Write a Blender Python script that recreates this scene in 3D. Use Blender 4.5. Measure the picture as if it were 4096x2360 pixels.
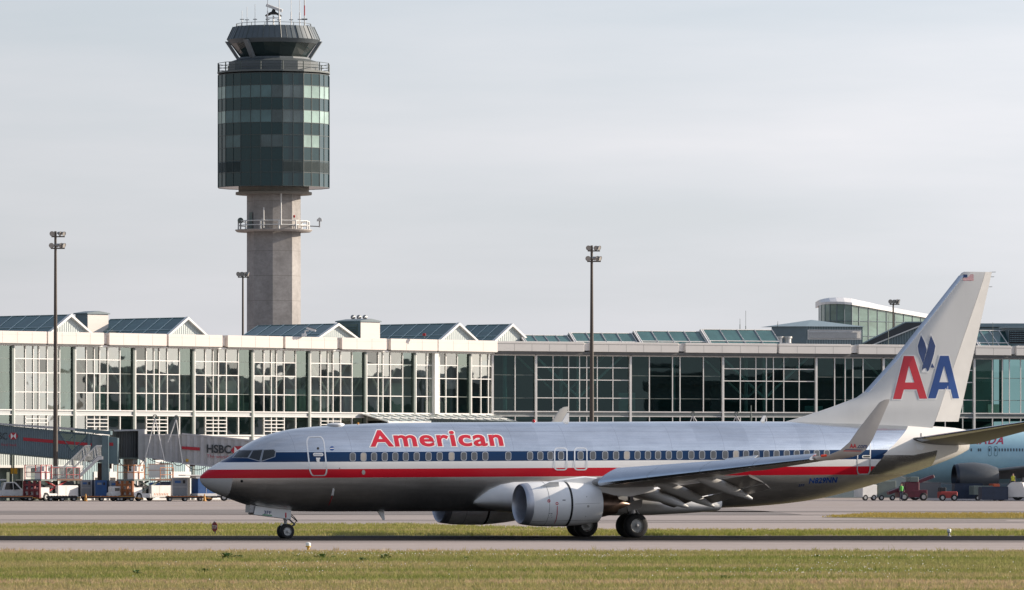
import bpy, bmesh, math, random
import numpy as np
from mathutils import Vector, Matrix
from mathutils.bvhtree import BVHTree
R = math.radians
random.seed(7); rng = np.random.default_rng(11)
for o in list(bpy.data.objects): bpy.data.objects.remove(o)
SC = bpy.context.scene; COL = SC.collection

# ------------------------------------------------------------------ camera, sky, sun, exposure
CAMH = 3.03                      # eye height; the apron and runway are flat at z = 0
cam = bpy.data.objects.new('camera', bpy.data.cameras.new('camera')); COL.objects.link(cam)
cam.location = (0, 0, CAMH); cam.rotation_euler = (R(90), 0, 0)
cam.data.sensor_width = 36; cam.data.lens = 36*16200/2527
cam.data.shift_y = 0.1713; cam.data.clip_start = 1; cam.data.clip_end = 20000
SC.camera = cam
SUN_AZ, SUN_EL = 73.5, 20.0      # azimuth clockwise from +Y (view direction)
sun = bpy.data.objects.new('sun', bpy.data.lights.new('sun', 'SUN')); COL.objects.link(sun)
sun.data.energy = 5.0; sun.data.angle = R(0.55); sun.data.color = (1, 0.87, 0.72)
_sd = Vector((math.sin(R(SUN_AZ))*math.cos(R(SUN_EL)), math.cos(R(SUN_AZ))*math.cos(R(SUN_EL)), math.sin(R(SUN_EL))))
sun.rotation_euler = (-_sd).to_track_quat('-Z', 'Y').to_euler()
world = bpy.data.worlds.new('World'); SC.world = world; world.use_nodes = True
def build_world():
    nt = world.node_tree; nt.nodes.clear(); L = nt.links.new
    out = nt.nodes.new('ShaderNodeOutputWorld'); bg = nt.nodes.new('ShaderNodeBackground')
    sky = nt.nodes.new('ShaderNodeTexSky'); sky.sky_type = 'NISHITA'; sky.sun_disc = False
    sky.sun_elevation = R(SUN_EL); sky.sun_rotation = R(SUN_AZ); sky.altitude = 0
    sky.air_density = 1.0; sky.dust_density = 0.8; sky.ozone_density = 1.5
    tc = nt.nodes.new('ShaderNodeTexCoord'); mp = nt.nodes.new('ShaderNodeMapping')
    mp.inputs['Scale'].default_value = (2.2, 2.2, 16)
    no = nt.nodes.new('ShaderNodeTexNoise'); no.inputs['Scale'].default_value = 2.6
    no.inputs['Detail'].default_value = 7; no.inputs['Roughness'].default_value = 0.52
    rp = nt.nodes.new('ShaderNodeValToRGB'); rp.color_ramp.elements[0].position = 0.35; rp.color_ramp.elements[1].position = 0.68
    rp.color_ramp.elements[0].color = (0.74, 0.74, 0.74, 1); rp.color_ramp.elements[1].color = (0.93, 0.93, 0.93, 1)
    # thin overcast is strongest low in the sky and opens to blue overhead
    sx = nt.nodes.new('ShaderNodeSeparateXYZ'); mr = nt.nodes.new('ShaderNodeMapRange')
    mr.inputs['From Min'].default_value = 0.0; mr.inputs['From Max'].default_value = 0.6
    mr.inputs['To Min'].default_value = 1.0; mr.inputs['To Max'].default_value = 0.34
    mu = nt.nodes.new('ShaderNodeMath'); mu.operation = 'MULTIPLY'
    cr = nt.nodes.new('ShaderNodeValToRGB'); cr.color_ramp.elements[0].position = 0.36; cr.color_ramp.elements[1].position = 0.70
    cr.color_ramp.elements[0].color = (4.5, 4.72, 5.5, 1); cr.color_ramp.elements[1].color = (5.85, 5.75, 6.1, 1)
    mix = nt.nodes.new('ShaderNodeMix'); mix.data_type = 'RGBA'
    L(tc.outputs['Generated'], mp.inputs[0]); L(mp.outputs[0], no.inputs['Vector'])
    L(no.outputs[0], rp.inputs[0]); L(no.outputs[0], cr.inputs[0])
    L(tc.outputs['Generated'], sx.inputs[0]); L(sx.outputs[2], mr.inputs['Value'])
    L(rp.outputs[0], mu.inputs[0]); L(mr.outputs[0], mu.inputs[1])
    # thin cloud glows towards the sun (forward scattering)
    dp = nt.nodes.new('ShaderNodeVectorMath'); dp.operation = 'DOT_PRODUCT'; dp.inputs[1].default_value = tuple(_sd)
    mxn = nt.nodes.new('ShaderNodeMath'); mxn.operation = 'MULTIPLY_ADD'; mxn.inputs[1].default_value = 0.5; mxn.inputs[2].default_value = 0.5
    pw = nt.nodes.new('ShaderNodeMath'); pw.operation = 'POWER'; pw.inputs[1].default_value = 3.2
    ma = nt.nodes.new('ShaderNodeMath'); ma.operation = 'MULTIPLY_ADD'; ma.inputs[1].default_value = 2.3; ma.inputs[2].default_value = 0.46
    gm = nt.nodes.new('ShaderNodeVectorMath'); gm.operation = 'SCALE'
    L(tc.outputs['Generated'], dp.inputs[0]); L(dp.outputs['Value'], mxn.inputs[0]); L(mxn.outputs[0], pw.inputs[0]); L(pw.outputs[0], ma.inputs[0])
    L(cr.outputs[0], gm.inputs[0]); L(ma.outputs[0], gm.inputs['Scale'])
    L(mu.outputs[0], mix.inputs[0]); L(sky.outputs[0], mix.inputs[6]); L(gm.outputs[0], mix.inputs[7])
    L(mix.outputs[2], bg.inputs[0]); bg.inputs[1].default_value = 0.10
    L(bg.outputs[0], out.inputs[0])
build_world()
SC.view_settings.view_transform = 'Standard'; SC.view_settings.look = 'None'
SC.view_settings.exposure = 0.55; SC.view_settings.gamma = 1.0; SC.view_settings.use_curve_mapping = False
SC.cycles.use_denoising = True
SC.cycles.max_bounces = 6; SC.cycles.transparent_max_bounces = 12

# ------------------------------------------------------------------ helpers
FP = 26258.0                     # focal length in pixels of the 4096 px photograph
def W(sx, sy, D): return Vector(((sx-2048)/FP*D, D, CAMH+(1882-sy)/FP*D))
def px(D): return FP/D           # photo pixels per metre at distance D
class G:
    """small node-graph helper: every call returns a socket"""
    def __init__(s, m):
        m.use_nodes = True; s.nt = m.node_tree; s.b = s.nt.nodes['Principled BSDF']; s._tc = None
    def n(s, t): return s.nt.nodes.new(t)
    def set(s, inp, v):
        if hasattr(v, 'is_linked') or isinstance(v, bpy.types.NodeSocket): s.nt.links.new(v, inp)
        else: inp.default_value = v if not (isinstance(v, tuple) and len(v) == 3) else (*v, 1)
    def coord(s, which='Object'):
        if s._tc is None: s._tc = s.n('ShaderNodeTexCoord')
        return s._tc.outputs[which]
    def geopos(s): return s.n('ShaderNodeNewGeometry').outputs['Position']
    def xyz(s, v):
        q = s.n('ShaderNodeSeparateXYZ'); s.nt.links.new(v, q.inputs[0]); return q.outputs
    def m(s, op, a, b=0.0, c=None):
        q = s.n('ShaderNodeMath'); q.operation = op; s.set(q.inputs[0], a); s.set(q.inputs[1], b)
        if c is not None: s.set(q.inputs[2], c)
        return q.outputs[0]
    def noise(s, v, scale, detail=3, rough=0.55, stretch=None):
        if stretch:
            mp = s.n('ShaderNodeMapping'); mp.inputs['Scale'].default_value = stretch
            s.nt.links.new(v, mp.inputs[0]); v = mp.outputs[0]
        q = s.n('ShaderNodeTexNoise'); q.inputs['Scale'].default_value = scale
        q.inputs['Detail'].default_value = detail; q.inputs['Roughness'].default_value = rough
        s.nt.links.new(v, q.inputs['Vector']); return q.outputs[0]
    def ramp(s, v, stops):
        q = s.n('ShaderNodeValToRGB'); e = q.color_ramp.elements
        while len(e) < len(stops): e.new(0.5)
        for k, (p, c) in enumerate(stops): e[k].position = p; e[k].color = (*c, 1) if len(c) == 3 else c
        s.nt.links.new(v, q.inputs[0]); return q.outputs[0]
    def mix(s, f, a, b):
        q = s.n('ShaderNodeMix'); q.data_type = 'RGBA'; s.set(q.inputs[0], f); s.set(q.inputs[6], a); s.set(q.inputs[7], b)
        return q.outputs[2]
    def mul(s, c, f0, f1, v):
        """colour c times a grey between f0 and f1 driven by v"""
        q = s.n('ShaderNodeMix'); q.data_type = 'RGBA'; q.blend_type = 'MULTIPLY'; q.inputs[0].default_value = 1
        s.set(q.inputs[6], c); s.set(q.inputs[7], s.ramp(v, [(0.3, (f0,)*3), (0.7, (f1,)*3)])); return q.outputs[2]
    def bump(s, h, st, dist):
        q = s.n('ShaderNodeBump'); q.inputs['Strength'].default_value = st; q.inputs['Distance'].default_value = dist
        s.nt.links.new(h, q.inputs['Height']); s.nt.links.new(q.outputs[0], s.b.inputs['Normal']); return q.outputs[0]
MATS = {}
def mat(name, col, rough=0.6, metal=0.0, var=0.12, scale=1.5, spec=0.5, stretch=None, coat=0.0):
    """plain procedural surface: colour with a mottled wear noise in tone and gloss"""
    if name in MATS: return MATS[name]
    m = bpy.data.materials.new(name); g = G(m); v = g.coord()
    nz = g.noise(v, scale, 5, 0.6, stretch)
    g.set(g.b.inputs['Base Color'], g.mul(tuple(col), 1-var, 1+var*0.6, nz))
    g.set(g.b.inputs['Roughness'], g.m('ADD', g.m('MULTIPLY', nz, 0.14), max(0.02, rough-0.07)))
    g.b.inputs['Metallic'].default_value = metal; g.b.inputs['Specular IOR Level'].default_value = spec
    if coat: g.b.inputs['Coat Weight'].default_value = coat; g.b.inputs['Coat Roughness'].default_value = 0.08
    MATS[name] = m; return m
class MB:
    """mesh builder: shapes with a material slot each, linked as ONE object"""
    def __init__(s, M=None): s.v = []; s.f = []; s.mi = []; s.sm = []; s.mats = []; s.M = M or Matrix.Identity(4)
    def slot(s, m):
        if m not in s.mats: s.mats.append(m)
        return s.mats.index(m)
    def add(s, vs, fs, m, smooth=False, M=None):
        k = len(s.v); T = s.M @ M if M is not None else s.M
        s.v += [tuple(T @ Vector(v)) for v in vs]; i = s.slot(m)
        for f in fs: s.f.append(tuple(k+j for j in f)); s.mi.append(i); s.sm.append(smooth)
        return s
    def box(s, lo, hi, m, M=None):
        (x0, y0, z0), (x1, y1, z1) = lo, hi
        return s.add([(x0,y0,z0),(x1,y0,z0),(x1,y1,z0),(x0,y1,z0),(x0,y0,z1),(x1,y0,z1),(x1,y1,z1),(x0,y1,z1)],
              [(0,3,2,1),(4,5,6,7),(0,1,5,4),(1,2,6,5),(2,3,7,6),(3,0,4,7)], m, False, M)
    def bbox(s, lo, hi, m, c=0.03, M=None):
        """box with chamfered vertical and top edges"""
        (x0,y0,z0),(x1,y1,z1) = lo, hi; c = min(c, (x1-x0)/3, (y1-y0)/3, (z1-z0)/3)
        def ring(d, z): return [(x0+d+c,y0+d,z),(x1-d-c,y0+d,z),(x1-d,y0+d+c,z),(x1-d,y1-d-c,z),(x1-d-c,y1-d,z),(x0+d+c,y1-d,z),(x0+d,y1-d-c,z),(x0+d,y0+d+c,z)]
        vs = ring(0, z0)+ring(0, z1-c)+ring(c, z1)
        fs = [tuple(range(7,-1,-1)), tuple(range(16,24))]
        for r in (0, 8): fs += [(r+i, r+(i+1) % 8, r+8+(i+1) % 8, r+8+i) for i in range(8)]
        return s.add(vs, fs, m, False, M)
    def prism(s, poly, d0, d1, m, axis='y', M=None):
        """polygon in the plane across `axis`, extruded from d0 to d1"""
        n = len(poly)
        def P(p, d): return {'y': (p[0], d, p[1]), 'x': (d, p[0], p[1]), 'z': (p[0], p[1], d)}[axis]
        vs = [P(p, d0) for p in poly]+[P(p, d1) for p in poly]
        fs = [tuple(range(n)), tuple(range(2*n-1, n-1, -1))]+[(i, (i+1) % n, n+(i+1) % n, n+i) for i in range(n)]
        return s.add(vs, fs, m, False, M)
    def tube(s, p0, p1, r, m, n=8, r1=None, smooth=True, cap=True, M=None):
        p0, p1 = Vector(p0), Vector(p1); d = (p1-p0)
        if d.length < 1e-6: return s
        q = d.to_track_quat('Z', 'Y'); r1 = r if r1 is None else r1; vs = []
        for p, rr in ((p0, r), (p1, r1)):
            vs += [tuple(p + q @ Vector((rr*math.cos(2*math.pi*i/n), rr*math.sin(2*math.pi*i/n), 0))) for i in range(n)]
        s.add(vs, [(i, (i+1) % n, n+(i+1) % n, n+i) for i in range(n)], m, smooth, M)
        if cap: s.add(vs, [tuple(range(n-1,-1,-1)), tuple(range(n, 2*n))], m, False, M)
        return s
    def path(s, pts, r, m, n=6):
        for a, b in zip(pts, pts[1:]): s.tube(a, b, r, m, n)
        return s
    def lathe(s, prof, m, n=32, c=(0,0,0), axis='z', smooth=True, M=None, flat=None):
        """profile of (along, radius) turned about an axis through c"""
        vs = []; fs = []
        for h, r in prof:
            for i in range(n):
                a = 2*math.pi*i/n; u, w = r*math.cos(a), r*math.sin(a)
                if flat and axis == 'x' and w < 0: w *= flat
                vs.append({'z': (c[0]+u, c[1]+w, c[2]+h), 'x': (c[0]+h, c[1]+u, c[2]+w), 'y': (c[0]+u, c[1]+h, c[2]+w)}[axis])
        for k in range(len(prof)-1):
            fs += [(k*n+i, k*n+(i+1) % n, (k+1)*n+(i+1) % n, (k+1)*n+i) for i in range(n)]
        return s.add(vs, fs, m, smooth, M)
    def loft(s, secs, m, closed=True, caps=True, smooth=True, M=None):
        n = len(secs[0]); vs = [p for q in secs for p in q]; fs = []
        for k in range(len(secs)-1):
            fs += [(k*n+i, k*n+(i+1) % n, (k+1)*n+(i+1) % n, (k+1)*n+i) for i in range(n if closed else n-1)]
        s.add(vs, fs, m, smooth, M)
        if caps and closed: s.add([*secs[0], *secs[-1]], [tuple(range(n-1,-1,-1)), tuple(range(n, 2*n))], m, False, M)
        return s
    def build(s, name, parent=None, recalc=True, loc=None, rotz=None):
        me = bpy.data.meshes.new(name); me.from_pydata(s.v, [], s.f)
        for m in s.mats: me.materials.append(m)
        me.polygons.foreach_set('material_index', s.mi); me.polygons.foreach_set('use_smooth', s.sm)
        if recalc:
            bm = bmesh.new(); bm.from_mesh(me); bmesh.ops.recalc_face_normals(bm, faces=bm.faces); bm.to_mesh(me); bm.free()
        if any(s.sm): me.set_sharp_from_angle(angle=R(42))
        me.update(); o = bpy.data.objects.new(name, me); COL.objects.link(o)
        if parent is not None: o.parent = parent
        if loc is not None: o.location = loc
        if rotz is not None: o.rotation_euler = (0, 0, rotz)
        return o
def tag(o, label=None, cat=None, group=None, kind=None):
    for k, v in (('label', label), ('category', cat), ('group', group), ('kind', kind)):
        if v: o[k] = v
    return o
def thing(name, label, cat, loc=(0,0,0), rotz=0.0, group=None):
    o = bpy.data.objects.new(name, None); COL.objects.link(o); o.location = loc; o.rotation_euler = (0, 0, rotz)
    o.empty_display_size = 0.5
    return tag(o, label, cat, group)
def wm(o):
    """matrix of a root without waiting for the depsgraph"""
    return Matrix.LocRotScale(o.location, o.rotation_euler, o.scale)
def dup(root, loc=None, rotz=None, label=None):
    r = root.copy(); COL.objects.link(r)
    if loc is not None: r.location = loc
    if rotz is not None: r.rotation_euler = (0, 0, rotz)
    if label: r['label'] = label
    for ch in list(root.children):
        c = ch.copy(); COL.objects.link(c); c.parent = r
        for g in ch.children: d = g.copy(); COL.objects.link(d); d.parent = c
    return r
# ---- markings laid on a real surface: a flat drawing in photo pixels is pressed on the surface it stands on
def bvh_of(obs_M): 
    V = []; F = []
    for o, M in obs_M:
        k = len(V); V += [M @ v.co for v in o.data.vertices]; F += [tuple(k+i for i in p.vertices) for p in o.data.polygons]
    return BVHTree.FromPolygons(V, F)
EYE = Vector((0, 0, CAMH))
def press(bvh, sx, sy, off):
    d = Vector(((sx-2048)/FP, 1, (1882-sy)/FP)).normalized()
    h = bvh.ray_cast(EYE, d)
    if h[0] is None: return None
    n = h[1] if h[1].dot(d) < 0 else -h[1]
    return h[0] + n*off
class Mark:
    """flat drawing (pixel polygons / tris) pressed on a surface, in a root's frame"""
    def __init__(s, bvh, root, step=9): s.b = bvh; s.Mi = wm(root).inverted(); s.mb = MB(); s.step = step
    def tris(s, V, F, m, off=0.006):
        bm = bmesh.new(); vs = [bm.verts.new((x, y, 0)) for x, y in V]
        for f in F:
            try: bm.faces.new([vs[i] for i in f])
            except ValueError: pass
        bmesh.ops.triangulate(bm, faces=bm.faces)
        if V:
            ys = [y for _, y in V]; xs = [x for x, _ in V]
            for lo, hi, no, st in ((min(ys), max(ys), (0,1,0), s.step), (min(xs), max(xs), (1,0,0), s.step*3)):
                k = lo+st
                while k < hi:
                    bmesh.ops.bisect_plane(bm, geom=bm.verts[:]+bm.edges[:]+bm.faces[:], plane_co=(k, k, 0), plane_no=no); k += st
        bm.verts.ensure_lookup_table(); bm.verts.index_update()
        P = [press(s.b, v.co.x, v.co.y, off) for v in bm.verts]
        fs = [tuple(v.index for v in f.verts) for f in bm.faces if all(P[v.index] is not None for v in f.verts)]
        P = [tuple(s.Mi @ p) if p is not None else (0,0,0) for p in P]
        used = sorted({i for f in fs for i in f}); re = {i: k for k, i in enumerate(used)}
        s.mb.add([P[i] for i in used], [tuple(re[i] for i in f) for f in fs], m, True); bm.free(); return s
    def poly(s, pts, m, off=0.006): return s.tris(pts, [tuple(range(len(pts)))], m, off)
    def ring(s, outer, inner, m, off=0.008):
        n = len(outer); return s.tris(outer+inner, [(i, (i+1) % n, n+(i+1) % n, n+i) for i in range(n)], m, off)
    def text(s, body, box, m, off=0.006, bold=0.0, shear=0.0, slope=0.0, grow=0.0, sp=1.0, serif=False):
        V, F = glyphs(body, bold, sp, serif); x0, y0, x1, y1 = box
        V = [(x0+(x1-x0)*u, y1-(y1-y0)*v) for u, v in V]
        V = [(x + shear*(y1-y), y + slope*(x-x0)) for x, y in V]
        return s.tris(V, F, m, off)
    def build(s, name, parent): return s.mb.build(name, parent, recalc=False)
_gl = {}
def glyphs(body, bold=0.0, sp=1.0, serif=False, box=None):
    """letter outlines, scaled to the unit square of their un-emboldened bounds"""
    k = (body, bold, sp)
    if k in _gl: return _gl[k]
    def raw(off):
        cu = bpy.data.curves.new('t', 'FONT'); cu.body = body; cu.offset = off; cu.space_character = sp; cu.resolution_u = 4
        o = bpy.data.objects.new('t', cu); COL.objects.link(o)
        dg = bpy.context.evaluated_depsgraph_get(); me = bpy.data.meshes.new_from_object(o.evaluated_get(dg))
        V = [(v.co.x, v.co.y) for v in me.vertices]; F = [tuple(p.vertices) for p in me.polygons]
        bpy.data.objects.remove(o); bpy.data.meshes.remove(me); return V, F
    V0, _ = raw(0.0); V, F = raw(bold)
    x0, x1 = min(v[0] for v in V0), max(v[0] for v in V0); y0, y1 = min(v[1] for v in V0), max(v[1] for v in V0)
    _gl[k] = ([((x-x0)/(x1-x0), (y-y0)/(y1-y0)) for x, y in V], F); return _gl[k]
def rrect(x0, y0, x1, y1, r, n=5):
    """rounded rectangle outline"""
    P = []
    for cx, cy, a0 in ((x1-r, y1-r, 0), (x0+r, y1-r, 90), (x0+r, y0+r, 180), (x1-r, y0+r, 270)):
        P += [(cx+r*math.cos(R(a0+90*i/n)), cy+r*math.sin(R(a0+90*i/n))) for i in range(n+1)]
    return P
# ------------------------------------------------------------------ ground
def flat(name, x0, x1, y0, y1, z, m, nx=1, ny=1):
    mb = MB(); vs = [(x0+(x1-x0)*i/nx, y0+(y1-y0)*j/ny, z) for j in range(ny+1) for i in range(nx+1)]
    mb.add(vs, [(j*(nx+1)+i, j*(nx+1)+i+1, (j+1)*(nx+1)+i+1, (j+1)*(nx+1)+i) for j in range(ny) for i in range(nx)], m)
    return tag(mb.build(name, recalc=False), kind='structure')
def pave(name, c0, c1, c2, streak=None, spec=0.2):
    m = bpy.data.materials.new(name); g = G(m); v = g.geopos()
    a = g.noise(v, 0.05, 6, 0.6, (0.35, 1, 1)); b = g.noise(v, 1.3, 5, 0.7); c = g.noise(v, 0.5, 4, 0.6, (0.03, 1.0, 1))
    col = g.ramp(a, [(0.3, c0), (0.55, c1), (0.75, c2)])
    col = g.mul(col, 0.88, 1.08, b); col = g.mul(col, streak or 0.82, 1.05, c)
    g.set(g.b.inputs['Base Color'], col); g.b.inputs['Roughness'].default_value = 0.88; g.b.inputs['Specular IOR Level'].default_value = spec
    g.bump(b, 0.25, 0.01); return m
def soil(name, stops):
    m = bpy.data.materials.new(name); g = G(m); v = g.geopos()
    a = g.noise(v, 0.11, 5, 0.6, (0.35, 1, 1)); g.set(g.b.inputs['Base Color'], g.mul(g.ramp(a, stops), 0.75, 1.15, g.noise(v, 5, 4, 0.7)))
    g.b.inputs['Roughness'].default_value = 1.0; g.b.inputs['Specular IOR Level'].default_value = 0.05; return m
apron_m = pave('apron_concrete', (0.32, 0.272, 0.25), (0.36, 0.31, 0.285), (0.39, 0.335, 0.305))
light_m = pave('runway_asphalt', (0.35, 0.295, 0.268), (0.385, 0.325, 0.295), (0.41, 0.35, 0.318))
tarry_m = pave('patched_asphalt', (0.20, 0.176, 0.165), (0.215, 0.19, 0.178), (0.235, 0.205, 0.19))
dark_m = pave('dark_sealed_asphalt', (0.012, 0.0115, 0.0115), (0.015, 0.0145, 0.0145), (0.019, 0.018, 0.018), 0.75, 0.03)
soil_m = soil('grass_soil', [(0.3, (0.15, 0.15, 0.075)), (0.55, (0.21, 0.18, 0.11)), (0.75, (0.27, 0.215, 0.14))])
flat('ground', -6000, 6000, -40, 9000, -0.012, apron_m)
flat('grass_ground', -200, 200, -30, 244.0, 0.0, soil_m)
flat('runway', -300, 300, 244.0, 283.5, 0.0, light_m)
flat('taxiway', -300, 300, 283.5, 304.0, 0.0, dark_m)
# black rubber streaks where the dark seal meets the light runway
def streaks():
    mb = MB(); r = random.Random(3)
    for k in range(70):
        y = 283.2-abs(r.gauss(0, 4.0)); x = r.uniform(-60, 60); L = r.uniform(8, 45); w = r.uniform(0.12, 0.5)
        n = 10; z = 0.004+0.0001*k
        for i in range(n):
            wa = w*math.sin(math.pi*(i+0.02)/(n+0.04)); wb = w*math.sin(math.pi*(i+1.02)/(n+1.04)) if i < n-1 else 0.01
            xa, xb = x+L*i/n, x+L*(i+1)/n
            mb.add([(xa, y-wa/2, z), (xb, y-wb/2, z), (xb, y+wb/2, z), (xa, y+wa/2, z)], [(0,1,2,3)], tarry_m)
    tag(mb.build('skid_marks', recalc=False), kind='structure')
streaks()
flat('verge_ground', -300, 300, 304.0, 366.0, 0.0, soil_m)
def strip(name, pts, z, m):
    """ground patch given as a polygon"""
    mb = MB(); mb.add([(x, y, z) for x, y in pts], [tuple(range(len(pts)))], m); return tag(mb.build(name, recalc=False), kind='structure')
# the verge narrows to the right where a taxiway crosses behind the aircraft
strip('crossing_taxiway', [(-6, 366.2), (1.5, 342), (8, 334), (300, 330), (300, 372), (-6, 372)], 0.004, light_m)
strip('tarred_patch', [(-32, 498), (-16, 514), (-14, 543), (14, 548), (18, 520), (20, 452), (6, 442), (-14, 455), (-60, 470), (-60, 490)], 0.0, tarry_m)
strip('tarred_joint', [(-80, 455), (80, 440), (80, 443), (-80, 459)], 0.004, tarry_m)
strip('tarred_joint', [(1, 384), (60, 382), (60, 389), (1, 388)], 0.0, tarry_m)
strip('tarred_joint', [(-40, 402), (4, 398), (30, 397), (30, 400), (-40, 406)], 0.0, tarry_m)
strip('grass_island_ground', [(20, 425), (24, 411), (60, 398), (90, 396), (90, 462), (34, 455), (24, 440)], 0.0, soil_m)
strip('tarred_joint', [(10, 478), (90, 474), (90, 492), (10, 490)], 0.0, tarry_m)
# ---- grass: real blades, far too many to count
def grass_mat(name, stops):
    m = bpy.data.materials.new(name); g = G(m); v = g.geopos()
    a = g.noise(v, 0.13, 6, 0.62, (0.22, 1, 1)); oi = g.noise(v, 2.3, 2, 0.5)
    # mowing and drainage leave broad bands of greener and drier growth along the runway
    y = g.xyz(v)[1]; band = g.noise(v, 0.075, 2, 0.5, (0.06, 1, 1))
    def hump(c0, w): return g.m('MAXIMUM', g.m('SUBTRACT', 1.0, g.m('ABSOLUTE', g.m('DIVIDE', g.m('SUBTRACT', y, c0), w))), 0.0)
    b = g.m('ADD', g.m('MULTIPLY', g.m('SUBTRACT', band, 0.5), 0.35), g.m('SUBTRACT', g.m('ADD', g.m('MULTIPLY', hump(174.5, 3.2), 0.19), g.m('MULTIPLY', hump(241, 8), 0.07)), g.m('ADD', g.m('MULTIPLY', hump(220, 10), 0.055), g.m('MULTIPLY', hump(186, 9), 0.03))))
    c = g.ramp(g.m('ADD', g.m('ADD', g.m('MULTIPLY', a, 0.8), g.m('MULTIPLY', oi, 0.2)), b), stops)
    g.set(g.b.inputs['Base Color'], g.mul(c, 0.72, 1.22, g.noise(v, 9, 1, 0.5)))
    g.b.inputs['Roughness'].default_value = 0.75; g.b.inputs['Specular IOR Level'].default_value = 0.2
    # thin blades let light through
    tr = g.n('ShaderNodeBsdfTranslucent'); g.nt.links.new(c, tr.inputs[0]); mx = g.n('ShaderNodeMixShader'); mx.inputs[0].default_value = 0.3
    out = [n for n in g.nt.nodes if n.type == 'OUTPUT_MATERIAL'][0]
    g.nt.links.new(g.b.outputs[0], mx.inputs[1]); g.nt.links.new(tr.outputs[0], mx.inputs[2]); g.nt.links.new(mx.outputs[0], out.inputs[0]); return m
near_m = grass_mat('meadow_grass', [(0.30, (0.15, 0.22, 0.04)), (0.42, (0.29, 0.305, 0.085)), (0.53, (0.43, 0.375, 0.155)), (0.68, (0.60, 0.44, 0.26))])
verge_m = grass_mat('verge_grass', [(0.30, (0.18, 0.26, 0.045)), (0.46, (0.35, 0.35, 0.09)), (0.58, (0.50, 0.42, 0.18)), (0.75, (0.56, 0.44, 0.24))])
dry_m = grass_mat('dry_grass', [(0.30, (0.36, 0.28, 0.07)), (0.5, (0.46, 0.35, 0.10)), (0.72, (0.55, 0.42, 0.16))])
def grass(name, pts, hts, wid, per, m):
    """pts: clump centres; each clump carries `per` bent blades (two faces each)"""
    n = len(pts); N = n*per
    c = np.repeat(pts, per, axis=0) + rng.normal(0, 1, (N, 2))*wid*2.2
    h = np.repeat(hts, per)*rng.uniform(0.55, 1.15, N); a = rng.uniform(0, 2*np.pi, N)
    w = wid*rng.uniform(0.6, 1.3, N); lean = rng.normal(0, 0.35, (N, 2))*h[:, None]
    dx, dy = np.cos(a)*w/2, np.sin(a)*w/2*0.4
    V = np.zeros((N, 5, 3))
    V[:, 0] = np.stack([c[:,0]-dx, c[:,1]-dy, np.zeros(N)], 1); V[:, 1] = np.stack([c[:,0]+dx, c[:,1]+dy, np.zeros(N)], 1)
    V[:, 2] = np.stack([c[:,0]+lean[:,0]*.35+dx*.7, c[:,1]+lean[:,1]*.35+dy*.7, h*.6], 1)
    V[:, 3] = np.stack([c[:,0]+lean[:,0]*.35-dx*.7, c[:,1]+lean[:,1]*.35-dy*.7, h*.6], 1)
    V[:, 4] = np.stack([c[:,0]+lean[:,0], c[:,1]+lean[:,1], h], 1)
    me = bpy.data.meshes.new(name); me.vertices.add(N*5); me.vertices.foreach_set('co', V.reshape(-1))
    base = (np.arange(N)*5)[:, None]
    q = (base+np.array([0,1,2,3])).reshape(-1); t = (base+np.array([3,2,4])).reshape(-1)
    loops = np.concatenate([q, t]); me.loops.add(len(loops)); me.loops.foreach_set('vertex_index', loops.astype(np.int32))
    st = np.concatenate([np.arange(N)*4, N*4+np.arange(N)*3]); me.polygons.add(2*N); me.polygons.foreach_set('loop_start', st.astype(np.int32))
    me.materials.append(m); me.update(calc_edges=True); me.validate()
    o = bpy.data.objects.new(name, me); COL.objects.link(o); return tag(o, kind='stuff')
def scatter(n, y0, y1, half, pw=1.0):
    y = y0+(y1-y0)*rng.uniform(0, 1, n)**pw; x = rng.uniform(-1, 1, n)*(half*y+2.0); return np.stack([x, y], 1)
p = scatter(52000, 158, 244.3, 0.088, 0.9); p = p[p[:,1] < 243.5+0.35*np.sin(p[:,0]*1.3)+0.35*np.sin(p[:,0]*3.7)+rng.uniform(-.4, .3, len(p))]; hp = 0.06+0.05*np.abs(np.sin(p[:,0]*0.31+np.sin(p[:,1]*0.4)*2))+rng.uniform(0, 0.05, len(p)); hp = hp*np.where(rng.uniform(0, 1, len(p)) < .03, 1.55, 1.0)*(0.7+0.6*rng.uniform(0, 1, len(p)))
tag(grass('meadow_grass', p, hp, 0.03, 6, near_m), 'short patchy green and straw coloured meadow grass in front of the runway', 'grass')
p = scatter(24000, 304.6, 366, 0.088); keep = ~((p[:,1] > 331) & (p[:,0] > 1.5+(342-p[:,1])*0.3)); p = p[keep]
tag(grass('verge_grass', p, 0.09+rng.uniform(0, 0.10, len(p)), 0.04, 5, verge_m), 'green grass strip between the dark taxiway and the apron', 'grass')
p = scatter(20000, 398, 460, 0.09); keep = (p[:,0] > 20+np.abs(p[:,1]-425)*0.14) & (p[:,1] > 425-(p[:,0]-20)*0.68); p = p[keep]
tag(grass('dry_grass', p, 0.08+rng.uniform(0, 0.09, len(p)), 0.045, 5, dry_m), 'dry yellow grass island on the apron below the white tail', 'grass')
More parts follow.
